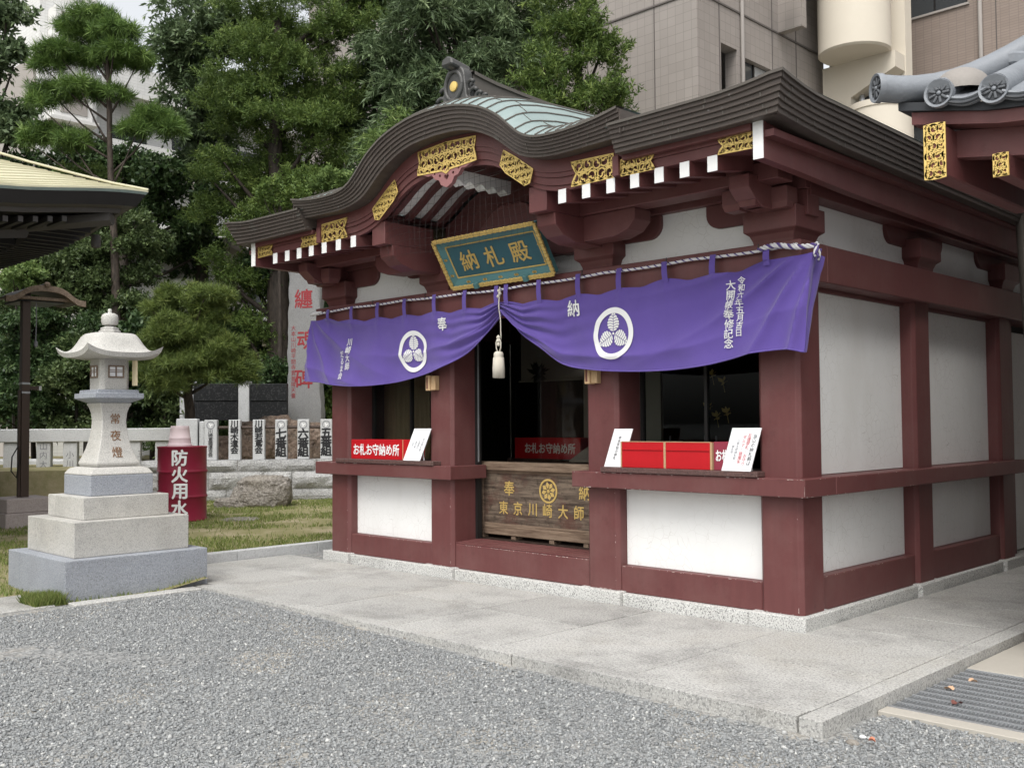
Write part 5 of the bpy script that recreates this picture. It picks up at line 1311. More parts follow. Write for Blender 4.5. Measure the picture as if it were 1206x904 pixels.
def tb_(p0, p1, y0, y1, mat, name, th, bev=.01):
    a, b = at(p0, y1, 22.4), at(p1, y1, 22.4); t_ = at(p0, y0, 22.4).z; c = (a+b)/2; e = Vector((b.x-a.x, b.y-a.y, 0)); n_ = Vector((e.y, -e.x, 0)).normalized()
    zb = min(a.z, b.z)
    return MB().obox((c.x, c.y, (t_+zb)/2), e/2, n_*th, (0, 0, (t_-zb)/2)).build(name, mat, tabs_, bev)
for a, b in ((230, 282), (295.5, 339)):
    tb_(a+.3, b-.3, 452, 472, 'tablet', 'tablet', .08); tb_(a+.3, b-.3, 472.4, 495, 'tablet', 'tablet', .08)
tb_(213.7, 229.5, 449, 515, 'fgranite', 'granite_post', .14); tb_(282.5, 295, 449, 515, 'fgranite', 'granite_post', .14)

# ------------------------------------------------------------------ left granite fence
f0, f1 = Vector((-18.6, .53, 0)), Vector((-16.2, 4.07, 0)); fe = (f1-f0).normalized(); fn_ = Vector((fe.y, -fe.x, 0))
def fpx(px): return Vector((-18.346, .896, 0))+fe*((px)/200*3.293)
fen = thing('granite_fence', 'grey granite post and rail fence behind the stone lantern', 'fence', (f0+f1)/2)
c = fpx(90); MB().obox(c+Vector((0, 0, 1.29)), fe*2.25, fn_*.15, (0, 0, .135)).build('rail', 'fgranite', fen, .015)
MB().obox(c+Vector((0, 0, .09)), fe*2.25, fn_*.17, (0, 0, .09)).build('sill', 'fgranite', fen, .01)
for i, px in enumerate((-18, 13, 51, 82, 120, 157, 191)):
    c = fpx(px); MB().obox(c+Vector((0, 0, .667)), fe*.135, fn_*.11, (0, 0, .485)).build('post', 'fgranite', fen, .012)
for px, s in ((51, '山内大三'), (82, '小川'), (166, '三上')):
    c = fpx(px)+fn_*.112; write('engraving', s, 'paleink', fen, .16, (lambda a, b, c=c: c+fe*a+Vector((0, 0, .80+b))), .0, 1, 1.15, True)
for i, (px, py, w, h, m, l) in enumerate(((30, 552, 1.2, .22, 'fgranite', 'long pale stone block behind the granite fence'), (20, 566, .9, .2, 'brownrock', 'brown stone behind the granite fence under the pale block'))):
    p = at(px, py, 22.3); tag(MB().obox(p, _r*w, Vector((_d.x, _d.y, 0))*.2, (0, 0, h)).build('stone_block', m, None, .04), l, 'stone')

# ------------------------------------------------------------------ lamp post with small roof
PC = Vector((-11.66, -1.05, .06)); lp = thing('lamp_post', 'brown metal lamp post with a small curved roof on a stone base', 'lamp post', PC)
MB().box(PC.x-.36, PC.x+.36, PC.y-.36, PC.y+.32, .03, .27).build('base_stone', 'pinkgranite', lp, .01); MB().box(PC.x-.34, PC.x+.34, PC.y-.34, PC.y+.30, .272, .47).build('base_stone', 'pinkgranite', lp, .01)
MB().box(PC.x-.055, PC.x+.055, PC.y-.055, PC.y+.055, .47, 3.42).build('pole', 'brownmetal', lp, .004)
MB().box(PC.x-.03, PC.x+.03, PC.y-.085, PC.y-.057, .47, 2.0).build('conduit', 'brownmetal', lp, .003)
MB().box(PC.x-.03, PC.x+.03, PC.y+.056, PC.y+.22, 2.005, 2.06).build('bracket', 'brownmetal', lp, .003); box('bracket_cap', 'fgranite', lp, PC.x-.032, PC.x+.032, PC.y+.19, PC.y+.225, 2.0, 2.065, .002)
for z in (1.95, 2.08): box('clamp', 'steel', lp, PC.x-.058, PC.x+.058, PC.y-.058, PC.y+.058, z, z+.03, .002)
def lr(v): return interp([(0, 3.51), (.3, 3.495), (.5, 3.45), (.66, 3.385), (.82, 3.335), (1, 3.325)], abs(v))
vv = [-1+.05*i for i in range(41)]; hwid = .56; yc = PC.y+.22
top_ = [(yc+v*hwid, lr(v)) for v in vv]
for nm, x0, x1, th, m in (('gable_board', PC.x+.16, PC.x+.22, .085, 'brownwood'), ('roof_skin', PC.x-.62, PC.x+.16, .02, 'brownmetal')):
    off = -.012 if nm == 'roof_skin' else 0
    poly = [(a, b+off) for a, b in top_]+[(a, b+off-th) for a, b in top_[::-1]]
    MB().prism(poly, lambda a, b, d: (d, a, b), x0, x1).build(nm, m, lp)
MB().box(PC.x+.10, PC.x+.15, yc-.36, yc+.36, 3.30, 3.345).build('tie', 'brownwood', lp, .004); MB().box(PC.x-.60, PC.x+.2, yc-.04, yc+.04, 3.50, 3.535).build('ridge', 'brownmetal', lp, .01)
MB().lathe([(.02, 0), (.045, .01), (.04, .05), (.02, .06)], (PC.x+.19, yc, 3.52), 8, (Vector((0, 1, 0)), Vector((0, 0, 1)), Vector((1, 0, 0)))).build('ornament', 'brownwood', lp, .004)
MB().box(PC.x-.6, PC.x+.1, yc-.3, yc+.3, 3.28, 3.31).build('lamp_tray', 'black', lp)
MB().tube([(PC.x+.05, PC.y+.13, 3.35), (PC.x+.05, PC.y+.135, 3.0), (PC.x+.05, PC.y+.13, 2.72)], .008, 5).build('pull_cord', 'paleink', lp); MB().lathe([(.006, 2.72), (.025, 2.70), (.027, 2.64), (.015, 2.62)], (PC.x+.05, PC.y+.13, 0), 10).build('cord_weight', 'paleink', lp)
MB().tube([(PC.x+.06, PC.y-.10, 1.2), (PC.x+.08, PC.y-.19, 1.05), (PC.x+.08, PC.y-.2, .85), (PC.x+.06, PC.y-.12, .75), (PC.x+.06, PC.y-.09, .95), (PC.x+.06, PC.y-.07, 1.15)], .01, 5).build('cable_loop', 'black', lp)
# ------------------------------------------------------------------ gatehouse roof corner at the right
MT['tile'] = plain('grey_roof_tile', (.20, .215, .235), .45, .35, 5, .004, 40, .0, .45)
MT['tile_dark'] = plain('dark_tile_relief', (.04, .043, .048), .5, .3, 9, .002, 60)
MT['tile_mid'] = plain('mid_tile_relief', (.115, .122, .132), .5, .3, 9)
gate = thing('gatehouse', 'maroon gatehouse with grey tiled roof reaching in at the right edge', 'building', (4.2, 2.4, -.08))
AX = (Vector((1, 0, 0)), Vector((0, 0, 1)), Vector((0, 1, 0)))
def tile_end(c, ax, r_, name='round_tile_end', parent=gate):
    o = MB().lathe([(.01, .0), (r_*.78, .0), (r_*.82, -.012), (r_*.97, -.016), (r_, -.004), (r_, .02)], c, 28, ax).build(name, 'tile', parent, smooth=R(40))
    for q in range(9):                      # wheel relief
        a = q/9*2*math.pi; d = ax[0]*math.cos(a)+ax[1]*math.sin(a); s = ax[1]*math.cos(a)-ax[0]*math.sin(a)
        MB().obox(Vector(c)+d*r_*.46-ax[2]*.006, d*r_*.24, s*r_*.085, ax[2]*.006).build('petal', 'tile_mid', o, .004)
    MB().lathe([(.004, -.016), (r_*.14, -.013), (r_*.17, -.002)], c, 10, ax).build('boss', 'tile', o, smooth=True)
    MB().lathe([(.005, -.0015), (r_*.77, -.0015), (r_*.775, .001)], c, 24, ax).build('sunk_field', 'tile_dark', o)
    return o
def gez(x): return interp([(.9, 3.47), (1.243, 3.378), (1.549, 3.332), (1.86, 3.30), (2.5, 3.27), (8, 3.26)], x)
def grow(y): return .40*(y+.6)+.035*(y+.6)**2
xt = [1.243+.306*i for i in range(18)]
for i, x in enumerate(xt):
    z = gez(x); c = Vector((x, -.60, z))
    sl = Vector((0, 1, .40)).normalized(); up = Vector((0, -.40, 1)).normalized()
    tile_end(c, (Vector((1, 0, 0)), Vector((0, .05, 1)).normalized(), Vector((0, 1, .0))), .086)
    y0 = -.595; ye = 1.2 if i > 0 else .1
    MB().tube([(x, y0+(ye-y0)*k/8, z+grow(y0+(ye-y0)*k/8)) for k in range(9)], .080, 14).build('barrel_tile', 'tile', gate, smooth=R(40))
    # pan tile between barrels with a corded lip
    xm = x+.153; arc = [(xm-.11+.22*k/10, -.60, gez(xm)-.045-.03*math.sin(math.pi*k/10)) for k in range(11)]
    MB().strip([(a, b, c_+.045) for a, b, c_ in arc], arc, [(a, b+.03, c_) for a, b, c_ in arc]).build('pan_tile_lip', 'tile', gate)
    MB().tube([(a, -.606, c_+.012) for a, _, c_ in arc], .008, 5).build('corded_lip', 'tile_dark', gate)
    MB().tube([(a, -.604, c_+.04) for a, _, c_ in arc], .010, 5).build('corded_lip', 'tile', gate)
    MB().strip([(a, -.60, c_+.05) for a, _, c_ in arc], [(a, 1.2, c_+.04+grow(1.2)) for a, _, c_ in arc]).build('pan_tile', 'tile', gate)
# corner barrel with its end disc, and round cap
dg = Vector((.66, .75, 0)).normalized(); ca_ = Vector((.90, -.66, 3.475))
sd_ = Vector((dg.y, -dg.x, 0))
tile_end(ca_, (sd_, Vector((0, 0, 1)), dg), .088)
MB().tube([ca_+dg*(.005+.12*k)+Vector((0, 0, -.02*math.sin(k*.5)+.008*k*k*.5)) for k in range(9)], .082, 16).build('corner_barrel', 'tile', gate, smooth=R(40))
cap = MB(); rws = []
for j in range(9):
    t = j/8*math.pi/2; rws.append([Vector((1.30+.165*math.cos(t)*math.cos(k/20*2*math.pi), -.40+.19*math.cos(t)*math.sin(k/20*2*math.pi), 3.40+.155*math.sin(t)**.9)) for k in range(21)])
cap.strip(*rws)
cap.build('round_cap_tile', plain('warm_grey_tile', (.26, .24, .22), .6, .2, 8, .003, 50), gate, smooth=R(50))
for i in range(6):                          # hip ridge courses stepping up
    b = ca_+dg*(.95+.16*i)+Vector((0, 0, .17+.105*i)); MB().obox(b, dg*.17, sd_*.10, (0, 0, .045)).build('ridge_course', 'tile', gate, .02)
# fascia, rafters, gilt ends
def eave_beam(x0, x1, y0, y1, dz0, dz1, mat, name):
    n = 12; rows = []
    for k in range(n+1):
        x = x0+(x1-x0)*k/n; z = gez(x); rows.append([(x, y0, z+dz0), (x, y1, z+dz0), (x, y1, z+dz1), (x, y0, z+dz1), (x, y0, z+dz0)])
    mb = MB().strip(*rows); mb.f += [(0, 1, 2, 3), tuple(len(mb.v)-5+k for k in range(4))]; return mb.build(name, mat, gate)
eave_beam(.98, 7, -.555, -.30, -.105, -.055, 'tile_dark', 'tile_batten'); eave_beam(1.05, 7, -.53, -.35, -.18, -.106, 'maroon', 'eave_fascia'); eave_beam(1.22, 7, -.40, -.30, -.345, -.182, 'maroon', 'eave_beam')
eave_beam(1.12, 7, -.34, 1.2, -.20, -.183, 'maroon_dark', 'soffit')
box('corner_rafter', 'maroon', gate, 1.155, 1.262, -.585, .9, 2.895, 3.195, .01)
GP = MB()
pf_ = lambda a, b, h: (1.2085+a, -.592-h, 3.045+b)
box('gilt_plate', 'gold', gate, 1.152, 1.265, -.592, -.586, 2.885, 3.205, .002)
fretwork([(-.056, .158), (.056, .158), (.056, -.158), (-.056, -.158)], pf_, .055, gate, .0055, .008)
MB().box(1.168, 1.25, -.5925, -.5921, 2.90, 3.19).build('plate_ground', 'leafbrown', gate)
for k in range(10):
    x0 = 1.488+.34*k; box('rafter', 'maroon', gate, x0, x0+.08, -.46, 1.0, 2.868, 2.992, .004)
    box('gilt_plate', 'gold', gate, x0-.004, x0+.084, -.467, -.461, 2.862, 2.998, .001)
    MB().box(x0+.01, x0+.07, -.4678, -.4672, 2.878, 2.982).build('plate_ground', 'leafbrown', gate)
    fretwork([(-.036, .062), (.036, .062), (.036, -.062), (-.036, -.062)], lambda a, b, h, x0=x0: (x0+.04+a, -.468-h, 2.93+b), .04, gate, .0045, .005)
# body of the gatehouse, beyond the frame; wall drawn in close to darken the alley
box('wall', 'plaster', gate, 1.66, 7.0, .35, 9.0, -.1, 3.25, 0)
for y0 in (.25, 2.2, 4.2, 6.2, 8.2): box('column', 'maroon', gate, 1.56, 1.80, y0, y0+.25, -.1, 3.3, .01)
box('wall_rail', 'maroon', gate, 1.60, 1.659, .52, 9.0, .9, 1.1, .005); MB().prism([(1.75, 1.4), (1.14, 1.4), (.52, 3.4), (.52, 9), (1.75, 9)], lambda a, b, d: (a, b, d), 3.66, 3.72).build('shading_eave', 'maroon', gate)  # unseen eave added to block the sky above the alley
for x0 in (2.7, 4.6, 6.6): box('column', 'maroon', gate, x0, x0+.3, .1, .34, -.1, 2.86, .01)
MB().add([(.5, 3.4, 3.74), (1.3, 1.25, 3.8), (7.4, 1.2, 4.05), (7.4, 4.5, 5.4), (3.2, 4.5, 5.4), (7.4, 9, 3.8), (.5, 9, 3.74)], [(0, 1, 2, 3, 4), (4, 3, 5, 6), (0, 4, 6)]).build('roof_surface', 'tile', gate)
dp = at(1199, 222, 9.5)
tag(MB().tube([dp+Vector((0, 0, .10)), dp, dp+Vector((.02, 0, -.1)), dp+Vector((.05, .05, -1.4))], [.075, .085, .06, .05], 10).build('rain_funnel', 'capcopper', None, smooth=R(50)), 'brown copper rain funnel under the gatehouse eave at the right edge', 'gutter')

# ------------------------------------------------------------------ roof corner of the hall at the left
lt = thing('temple_hall', 'dark timber temple hall with pale green copper roof at the left edge', 'building', (-13, -7, 0))
TIP = Vector((-7.85, -1.04, 4.23))
MT['paleroof'] = plain('pale_oxidised_copper', (.50, .475, .335), .6, .14, 2.5, .004, 30); MT['darktimber'] = plain('dark_eave_timber', (.022, .021, .022), .6, .25, 6); MT['greytimber'] = plain('grey_eave_timber', (.075, .07, .068), .6, .2, 6)
def ez(s): return 4.235-.19*smoothstep(0, 1.9, s)+0*s       # eave height, s metres from the corner
def hipz(t): return 4.235+interp([(0, 0), (.3, .085), (.8, .27), (1.25, .45), (2.5, 1.05), (5, 2.6)], t)
nc = 34
for i in range(nc):                         # copper courses climbing from the eave
    t0, t1 = i*.105, (i+1)*.105
    def row(t, lift):
        out = []
        for k in range(26):
            s = t+(11-t)*(k/25)**2
            z = ez(max(0, s-t)*1.0)+(hipz(t)-4.235)*(1-.12*math.exp(-max(0, s-t)))+lift
            out.append((TIP.x-t, TIP.y-s, z))
        return out
    MB().strip(row(t0, .0), row(t0, .022), row(t1+.01, .004)).build('roof_course', 'paleroof', lt, recalc=False)
MB().tube([(TIP.x-t, TIP.y-t, hipz(t)+.03) for t in [0, .3, .6, 1, 1.5, 2, 3]], .016, 6).build('hip_seam', 'paleroof', lt)
def eave_strip(d, z0, z1, mat, name, inset2=None):
    pA = []; pB = []
    for k in range(24):
        s = 11*(k/23)**2; o = d; pA.append((TIP.x-o, TIP.y-max(s, o), ez(s)+z0)); pB.append((TIP.x-(inset2 or o), TIP.y-max(s, inset2 or o), ez(s)+z1))
    qA = [(TIP.x-max(s, d), TIP.y-d, ez(s)+z0) for s in [11*(k/23)**2 for k in range(24)]]; qB = [(TIP.x-max(s, inset2 or d), TIP.y-(inset2 or d), ez(s)+z1) for s in [11*(k/23)**2 for k in range(24)]]
    mb = MB().strip(pA, pB); mb.strip(qA, qB); return mb.build(name, mat, lt, recalc=False)
eave_strip(.0, .0, -.03, 'verdigris', 'copper_lip', .02); eave_strip(.02, -.03, -.17, 'darktimber', 'eave_edge', .10); eave_strip(.10, -.17, -.19, 'greytimber', 'eave_board', .22); eave_strip(.22, -.19, -.24, 'greytimber', 'eave_board', .24)
eave_strip(.24, -.24, -.235, 'darktimber', 'soffit', 2.6)
for tier_, (d0, d1, dz, sp) in enumerate(((.34, 1.0, -.30, .16), (.95, 2.4, -.36, .16))):
    for k in range(34):
        s = .5+d0+sp*k
        z = ez(s)+dz
        r_ = MB().box(TIP.x-d1, TIP.x-d0, TIP.y-s-.03, TIP.y-s+.03, z-.035, z+.035).build('rafter', 'darktimber', lt)
        MB().box(TIP.x-d0, TIP.x-d0+.006, TIP.y-s-.025, TIP.y-s+.025, z-.03, z+.03).build('rafter_cap', 'greytimber', r_)
        if k < 20: MB().box(TIP.x-s-.03, TIP.x-s+.03, TIP.y-d1, TIP.y-d0, z-.035, z+.035).build('rafter', 'darktimber', lt)
MB().tube([TIP+Vector((-.30, -.30, -.30)), TIP+Vector((-2.8, -2.8, -.55))], .09, 6).build('hip_rafter', 'greytimber', lt); eave_strip(.98, -.335, -.43, 'greytimber', 'eave_beam', 1.0)
box('wall', 'darktimber', lt, -19, TIP.x-2.5, -11, TIP.y-2.5, 0, 3.85, 0)
wc = at(113, 284, 12.6); tag(MB().lathe([(.01, 0), (.05, .01), (.06, .05), (.055, .15), (.04, .17), (.01, .175)], wc+Vector((0, 0, -.09)), 12).build('wind_bell', 'greytimber', None, smooth=R(40)), 'small dark wind bell hanging under the left roof corner', 'bell')

# ------------------------------------------------------------------ far buildings
def tile_wall(name, a, b, mortar, sx=.235, sz=.075, big=True):
    t = NT(name); s = t.n('SeparateXYZ', Vector=t.co())
    h = t.math('ADD', s.outputs[0], s.outputs[1])
    v = t.n('CombineXYZ', X=h, Y=s.outputs[2], Z=0.0)
    br = t.n('TexBrick', Vector=v.outputs[0], Color1=(*a, 1), Color2=(*b, 1), Mortar=(*mortar, 1), Scale=1.0); br.offset = 0.0
    br.inputs['Brick Width'].default_value = sx; br.inputs['Row Height'].default_value = sz; br.inputs['Mortar Size'].default_value = .007; br.inputs['Mortar Smooth'].default_value = .2
    c = t.mix(t.math('MULTIPLY', t.noise(.6, 5), .5), br.outputs['Color'], mul(a, .72))
    return t.done(c, .55, 0, .3)
MT['browntile'] = tile_wall('brown_grey_tile', (.285, .257, .236), (.318, .287, .264), (.208, .188, .174), .23, .23)
MT['browntile2'] = tile_wall('tan_brick_tile', (.255, .205, .175), (.285, .232, .20), (.185, .152, .132), .235, .075)
MT['whitetile'] = tile_wall('white_tile', (.66, .66, .65), (.72, .72, .71), (.52, .52, .51), .30, .12)
MT['darkjoint'] = plain('dark_joint', (.11, .098, .092), .8, .1)
MT['beige'] = plain('beige_render', (.60, .55, .465), .8, .08, 1.5); MT['offwhite'] = plain('offwhite_render', (.66, .655, .64), .8, .06, 1.0); MT['taupe'] = plain('taupe_render', (.33, .305, .285), .8, .06, 1.0)
bt = thing('tiled_apartment_block', 'brown grey tiled apartment block rising behind the hall', 'building', (-14, 18, 0))
X0, Y0 = -9.90, 13.51
# the wall is built round its openings
def wall_y(x, y0, y1, z0, z1, holes, th=.35, mat='browntile', parent=bt):
    zs = sorted({z0, z1, *[h[2] for h in holes], *[h[3] for h in holes]}); mb = MB()
    for za, zb in zip(zs[:-1], zs[1:]):
        cuts = sorted([(h[0], h[1]) for h in holes if h[2] <= za and h[3] >= zb]); y = y0
        for a, b in cuts+[(y1, y1)]:
            if a > y+1e-6: mb.box(x-th, x, y, a, za, zb)
            y = max(y, b)
    return mb.build('wall', mat, parent, recalc=False)
wall_y(X0, Y0, 19.75, 0, 24, [(14.52, 15.25, 8.6, 10.72), (15.60, 16.95, 8.9, 10.62), (17.4, 18.6, 12.6, 14.4)])
MB().box(-26, X0-.351, Y0, Y0+.35, 0, 24).build('wall', 'browntile', bt); MB().box(-26, X0-.36, 19.4, 19.75, 0, 24).build('wall', 'browntile', bt); MB().box(-26, X0-.3, Y0+.36, 19.4, 23.6, 23.9).build('roof', 'taupe', bt)
MB().box(X0-1.2, X0-1.1, 14.3, 15.4, 8.4, 10.9).build('recess_back', 'browntile', bt)
w_ = MB().box(X0-.22, X0-.16, 15.60, 16.95, 8.9, 10.62).box(X0-.159, X0-.12, 15.60, 15.66, 8.9, 10.62).box(X0-.159, X0-.12, 16.2, 16.26, 8.9, 10.62).build('window_frame', 'black', bt)
MB().box(X0-.157, X0-.15, 15.67, 16.19, 8.9, 10.6).build('pane', 'paneglass', w_); MB().box(X0-.157, X0-.15, 16.27, 16.94, 8.9, 10.6).build('pane', 'blind', w_)
w_ = MB().box(X0-.22, X0-.16, 17.4, 18.6, 12.6, 14.4).build('window_frame', 'black', bt)
# panel joints and ledge, in relief
for y in (14.45, 16.05+.9, 18.2): MB().box(X0, X0+.012, y-.012, y+.012, 0, 24).build('panel_joint', 'darkjoint', bt)
for x in (-11.15, -13.3, -16): MB().box(x-.012, x+.012, Y0-.012, Y0, 0, 24).build('panel_joint', 'darkjoint', bt)
for z in (8.4, 11.68, 14.9): MB().box(X0, X0+.03, Y0-.03, 19.75, z-.02, z+.02).build('panel_joint', 'darkjoint', bt); MB().box(-26, X0-.001, Y0-.03, Y0, z-.02, z+.02).build('panel_joint', 'darkjoint', bt)
MB().box(X0+.001, X0+1.1, 17.3, 19.75, 14.2, 14.5).build('upper_ledge', 'offwhite', bt); MB().box(X0, X0+.7, 17.25, 17.5, 11.7, 14.2).build('pier', 'browntile', bt)
MB().box(X0+.001, X0+.10, 19.6, 19.78, 9.35, 9.5).build('vent', 'offwhite', bt); MB().box(X0+.001, X0+.10, 19.6, 19.78, 11.6, 11.75).build('vent', 'offwhite', bt)
MB().lathe([(.02, .12), (.25, .12), (.35, .0), (.36, -.06)], (X0+.6, 16.6, 12.6), 4).build('lamp_hood', 'offwhite', bt)
bb = thing('beige_balcony_tower', 'beige rendered stair tower with rounded balconies behind the hall', 'building', (-8.6, 19.5, 0))
def drum_(z0, z1, cx, cy, r_, name='round_balcony'):
    return MB().lathe([(r_-.14, z0), (r_-.06, z0), (r_, z0+.05), (r_, z1-.18), (r_+.03, z1-.16), (r_+.03, z1), (r_-.12, z1), (r_-.12, z0+.2), (.01, z0+.2)], (cx, cy, 0), 40).build(name, 'beige', bb, smooth=R(35))
drum_(11.18, 13.6, -8.60, 18.95, .93); drum_(8.1, 9.82, -8.15, 19.45, .80); drum_(14.6, 16.5, -8.60, 18.95, .93)
MB().box(-9.8, -7.62, 19.9, 20.3, 0, 24).build('wall', 'beige', bb); MB().prism([(-9.7, 11.18), (-7.65, 11.18), (-7.65, 10.75), (-8.9, 10.2), (-9.0, 9.0), (-9.7, 9.0)], lambda a, b, d: (a, d, b), 19.3, 19.89).build('haunch', 'beige', bb)
w_ = MB().box(-8.85, -8.1, 19.84, 19.899, 9.0, 10.9).build('window', 'taupe', bb); MB().box(-8.8, -8.15, 19.82, 19.839, 9.05, 10.8).build('pane', 'paneglass', w_)
MB().lathe([(.01, .3), (.07, .28), (.08, 0), (.02, -.03)], (-8.72, 19.6, 10.0), 10).build('lamp', 'steel', bb, smooth=True); MB().tube([(-7.7, 19.7, 10.5), (-8.7, 19.7, 9.2)], .03, 6).build('stay', 'beige', bb)
b3_ = thing('tan_tiled_building', 'tan tiled building with dark windows at the upper right', 'building', (-4, 24, 0))
Yt = 22.54
def wall_x(y, x0, x1, z0, z1, holes, th, mat, parent):
    zs = sorted({z0, z1, *[h[2] for h in holes], *[h[3] for h in holes]}); mb = MB()
    for za, zb in zip(zs[:-1], zs[1:]):
        cuts = sorted([(h[0], h[1]) for h in holes if h[2] <= za and h[3] >= zb]); x = x0
        for a, b in cuts+[(x1, x1)]:
            if a > x+1e-6: mb.box(x, a, y, y+th, za, zb)
            x = max(x, b)
    return mb.build('wall', mat, parent, recalc=False)
hl = [(-8.87, -6.95, 13.18, 14.9), (-8.8, -6.95, 8.6, 10.05), (-5.6, -3.8, 13.18, 14.9), (-5.6, -3.8, 8.6, 10.05)]
wall_x(Yt, -9.6, 8, 0, 24, hl, .3, 'browntile2', b3_)
for h in hl:
    f_ = MB().box(h[0], h[1], Yt+.12, Yt+.2, h[2], h[3]).build('window', 'black', b3_); m_ = (h[0]+h[1])/2
    for a, b in ((h[0]+.06, m_-.03), (m_+.03, h[1]-.06)): MB().box(a, b, Yt+.1, Yt+.119, h[2]+.06, h[3]-.06).build('pane', 'paneglass', f_)
    MB().box(h[0]-.05, h[1]+.05, Yt-.06, Yt+.119, h[2]-.06, h[2]).build('sill', 'taupe', f_)
MB().box(-9.6, 8, Yt+.301, 30, 0, 23.8).build('body', 'taupe', b3_)
for x in (-6.2, -3.0): MB().box(x-.012, x+.012, Yt-.012, Yt, 0, 24).build('panel_joint', 'darkjoint', b3_)
for z in (11.3,): MB().box(-9.6, 8, Yt-.015, Yt, z-.02, z+.02).build('panel_joint', 'darkjoint', b3_)
# white apartment block at the upper left
wb = thing('white_apartment_block', 'white tiled apartment block with balconies behind the pine', 'building', (-42, 14, 0))
q = at(46, 100, 38); WX, WY = q.x, q.y
q2 = at(93, 100, 39.1)
y1w = WY+ (q2-q).length*1.42
MB().box(WX-14, WX, WY, y1w, 0, 23).build('tower', 'whitetile', wb)
MB().box(WX-14, WX-.6, y1w+.001, y1w+12, 0, 15.4).build('wing', 'whitetile', wb)
for z in (5.4, 8.5, 11.6, 14.6):
    MB().box(WX-.599, WX+.5, y1w+.002, y1w+11.5, z-.14, z).build('balcony_slab', 'offwhite', wb)
    MB().box(WX+.42, WX+.5, y1w+.002, y1w+11.5, z+.001, z+1.05).build('balcony_wall', 'whitetile', wb)
    for k in range(4):
        f_ = MB().box(WX-.64, WX-.57, y1w+.6+2.7*k, y1w+2.4+2.7*k, z+.02, z+2.0).build('window', 'offwhite', wb); MB().box(WX-.569, WX-.55, y1w+.7+2.7*k, y1w+2.3+2.7*k, z+.1, z+1.9).build('pane', 'paneglass', f_)
    MB().box(WX+.01, WX+.9, WY+.1, WY+1.9, z-.14+1.4, z+1.4).build('bay_slab', 'offwhite', wb)
    MB().box(WX+.02, WX+.75, WY+.3, WY+1.7, z+1.401, z+2.6).build('bay', 'offwhite', wb)
    f_ = MB().box(WX+.751, WX+.78, WY+.5, WY+1.5, z+1.6, z+2.4).build('window', 'taupe', wb)
MB().box(WX-14, WX-.3, WY-.06, WY-.001, 0, 15.5).build('gable_render', 'taupe', wb)
lh = thing('low_white_house', 'low white walled house glimpsed between the trees', 'building', at(210, 330, 31))
c = at(222, 320, 31); MB().obox((c.x, c.y, 3.3), _r*1.5, Vector((_d.x, _d.y, 0))*1.5, (0, 0, 3.3)).build('wall', 'offwhite', lh); MB().obox((c.x, c.y, 6.75), _r*1.8, Vector((_d.x, _d.y, 0))*1.8, (0, 0, .14)).build('roof', 'taupe', lh)
# small services on the far buildings
MB().tube([(X0+.06, 15.42, 24), (X0+.06, 15.42, 0)], .05, 8).build('downpipe', 'taupe', bt, smooth=True)
MB().tube([(-6.6, Yt-.07, 24), (-6.6, Yt-.07, 0)], .06, 8).build('downpipe', 'taupe', b3_, smooth=True)
for z in (10.9, 14.4):
    u_ = MB().box(-5.2, -4.4, Yt-.35, Yt-.02, z, z+.55).build('air_conditioner', 'offwhite', b3_, .02)
    MB().lathe([(.02, 0), (.2, 0), (.21, .015), (.19, .02)], (-4.85, Yt-.352, z+.28), 20, (Vector((1, 0, 0)), Vector((0, 0, 1)), Vector((0, -1, 0)))).build('fan_grille', 'darkjoint', u_)

# ------------------------------------------------------------------ trees and shrubs
MT['bark'] = wood('bark', (.018, .014, .011), (.050, .040, .032), (6, 6, 1.5)); MT['barkpine'] = wood('pine_bark', (.024, .019, .015), (.075, .058, .046), (7, 7, 2))
MT['lf_yew'] = leafmat('yellow_green_needles', (.042, .078, .020), (.112, .170, .040), (.245, .315, .085), .25)
MT['lf_pine'] = leafmat('pine_needles', (0.045, 0.090, 0.025), (0.129, 0.213, 0.049), (0.252, 0.358, 0.101), .2)
MT['lf_dark'] = leafmat('dark_evergreen_leaves', (0.020, 0.042, 0.017), (0.052, 0.090, 0.031), (0.131, 0.182, 0.078), .2, .4)
MT['lf_mid'] = leafmat('mid_green_leaves', (.036, .058, .022), (.088, .128, .046), (.19, .24, .10), .25, .45)
MT['lf_grey'] = leafmat('grey_green_leaves', (.050, .080, .038), (.120, .172, .082), (.26, .325, .165), .25, .5)
MT['lf_olive'] = leafmat('olive_needles', (.048, .075, .019), (.122, .168, .040), (.230, .270, .075), .2)
MT['lf_lime'] = leafmat('light_green_leaves', (0.056, 0.100, 0.027), (0.144, 0.213, 0.062), (0.275, 0.338, 0.125), .3)
def unit(v): return v/np.maximum(1e-9, np.linalg.norm(v, axis=-1, keepdims=True))
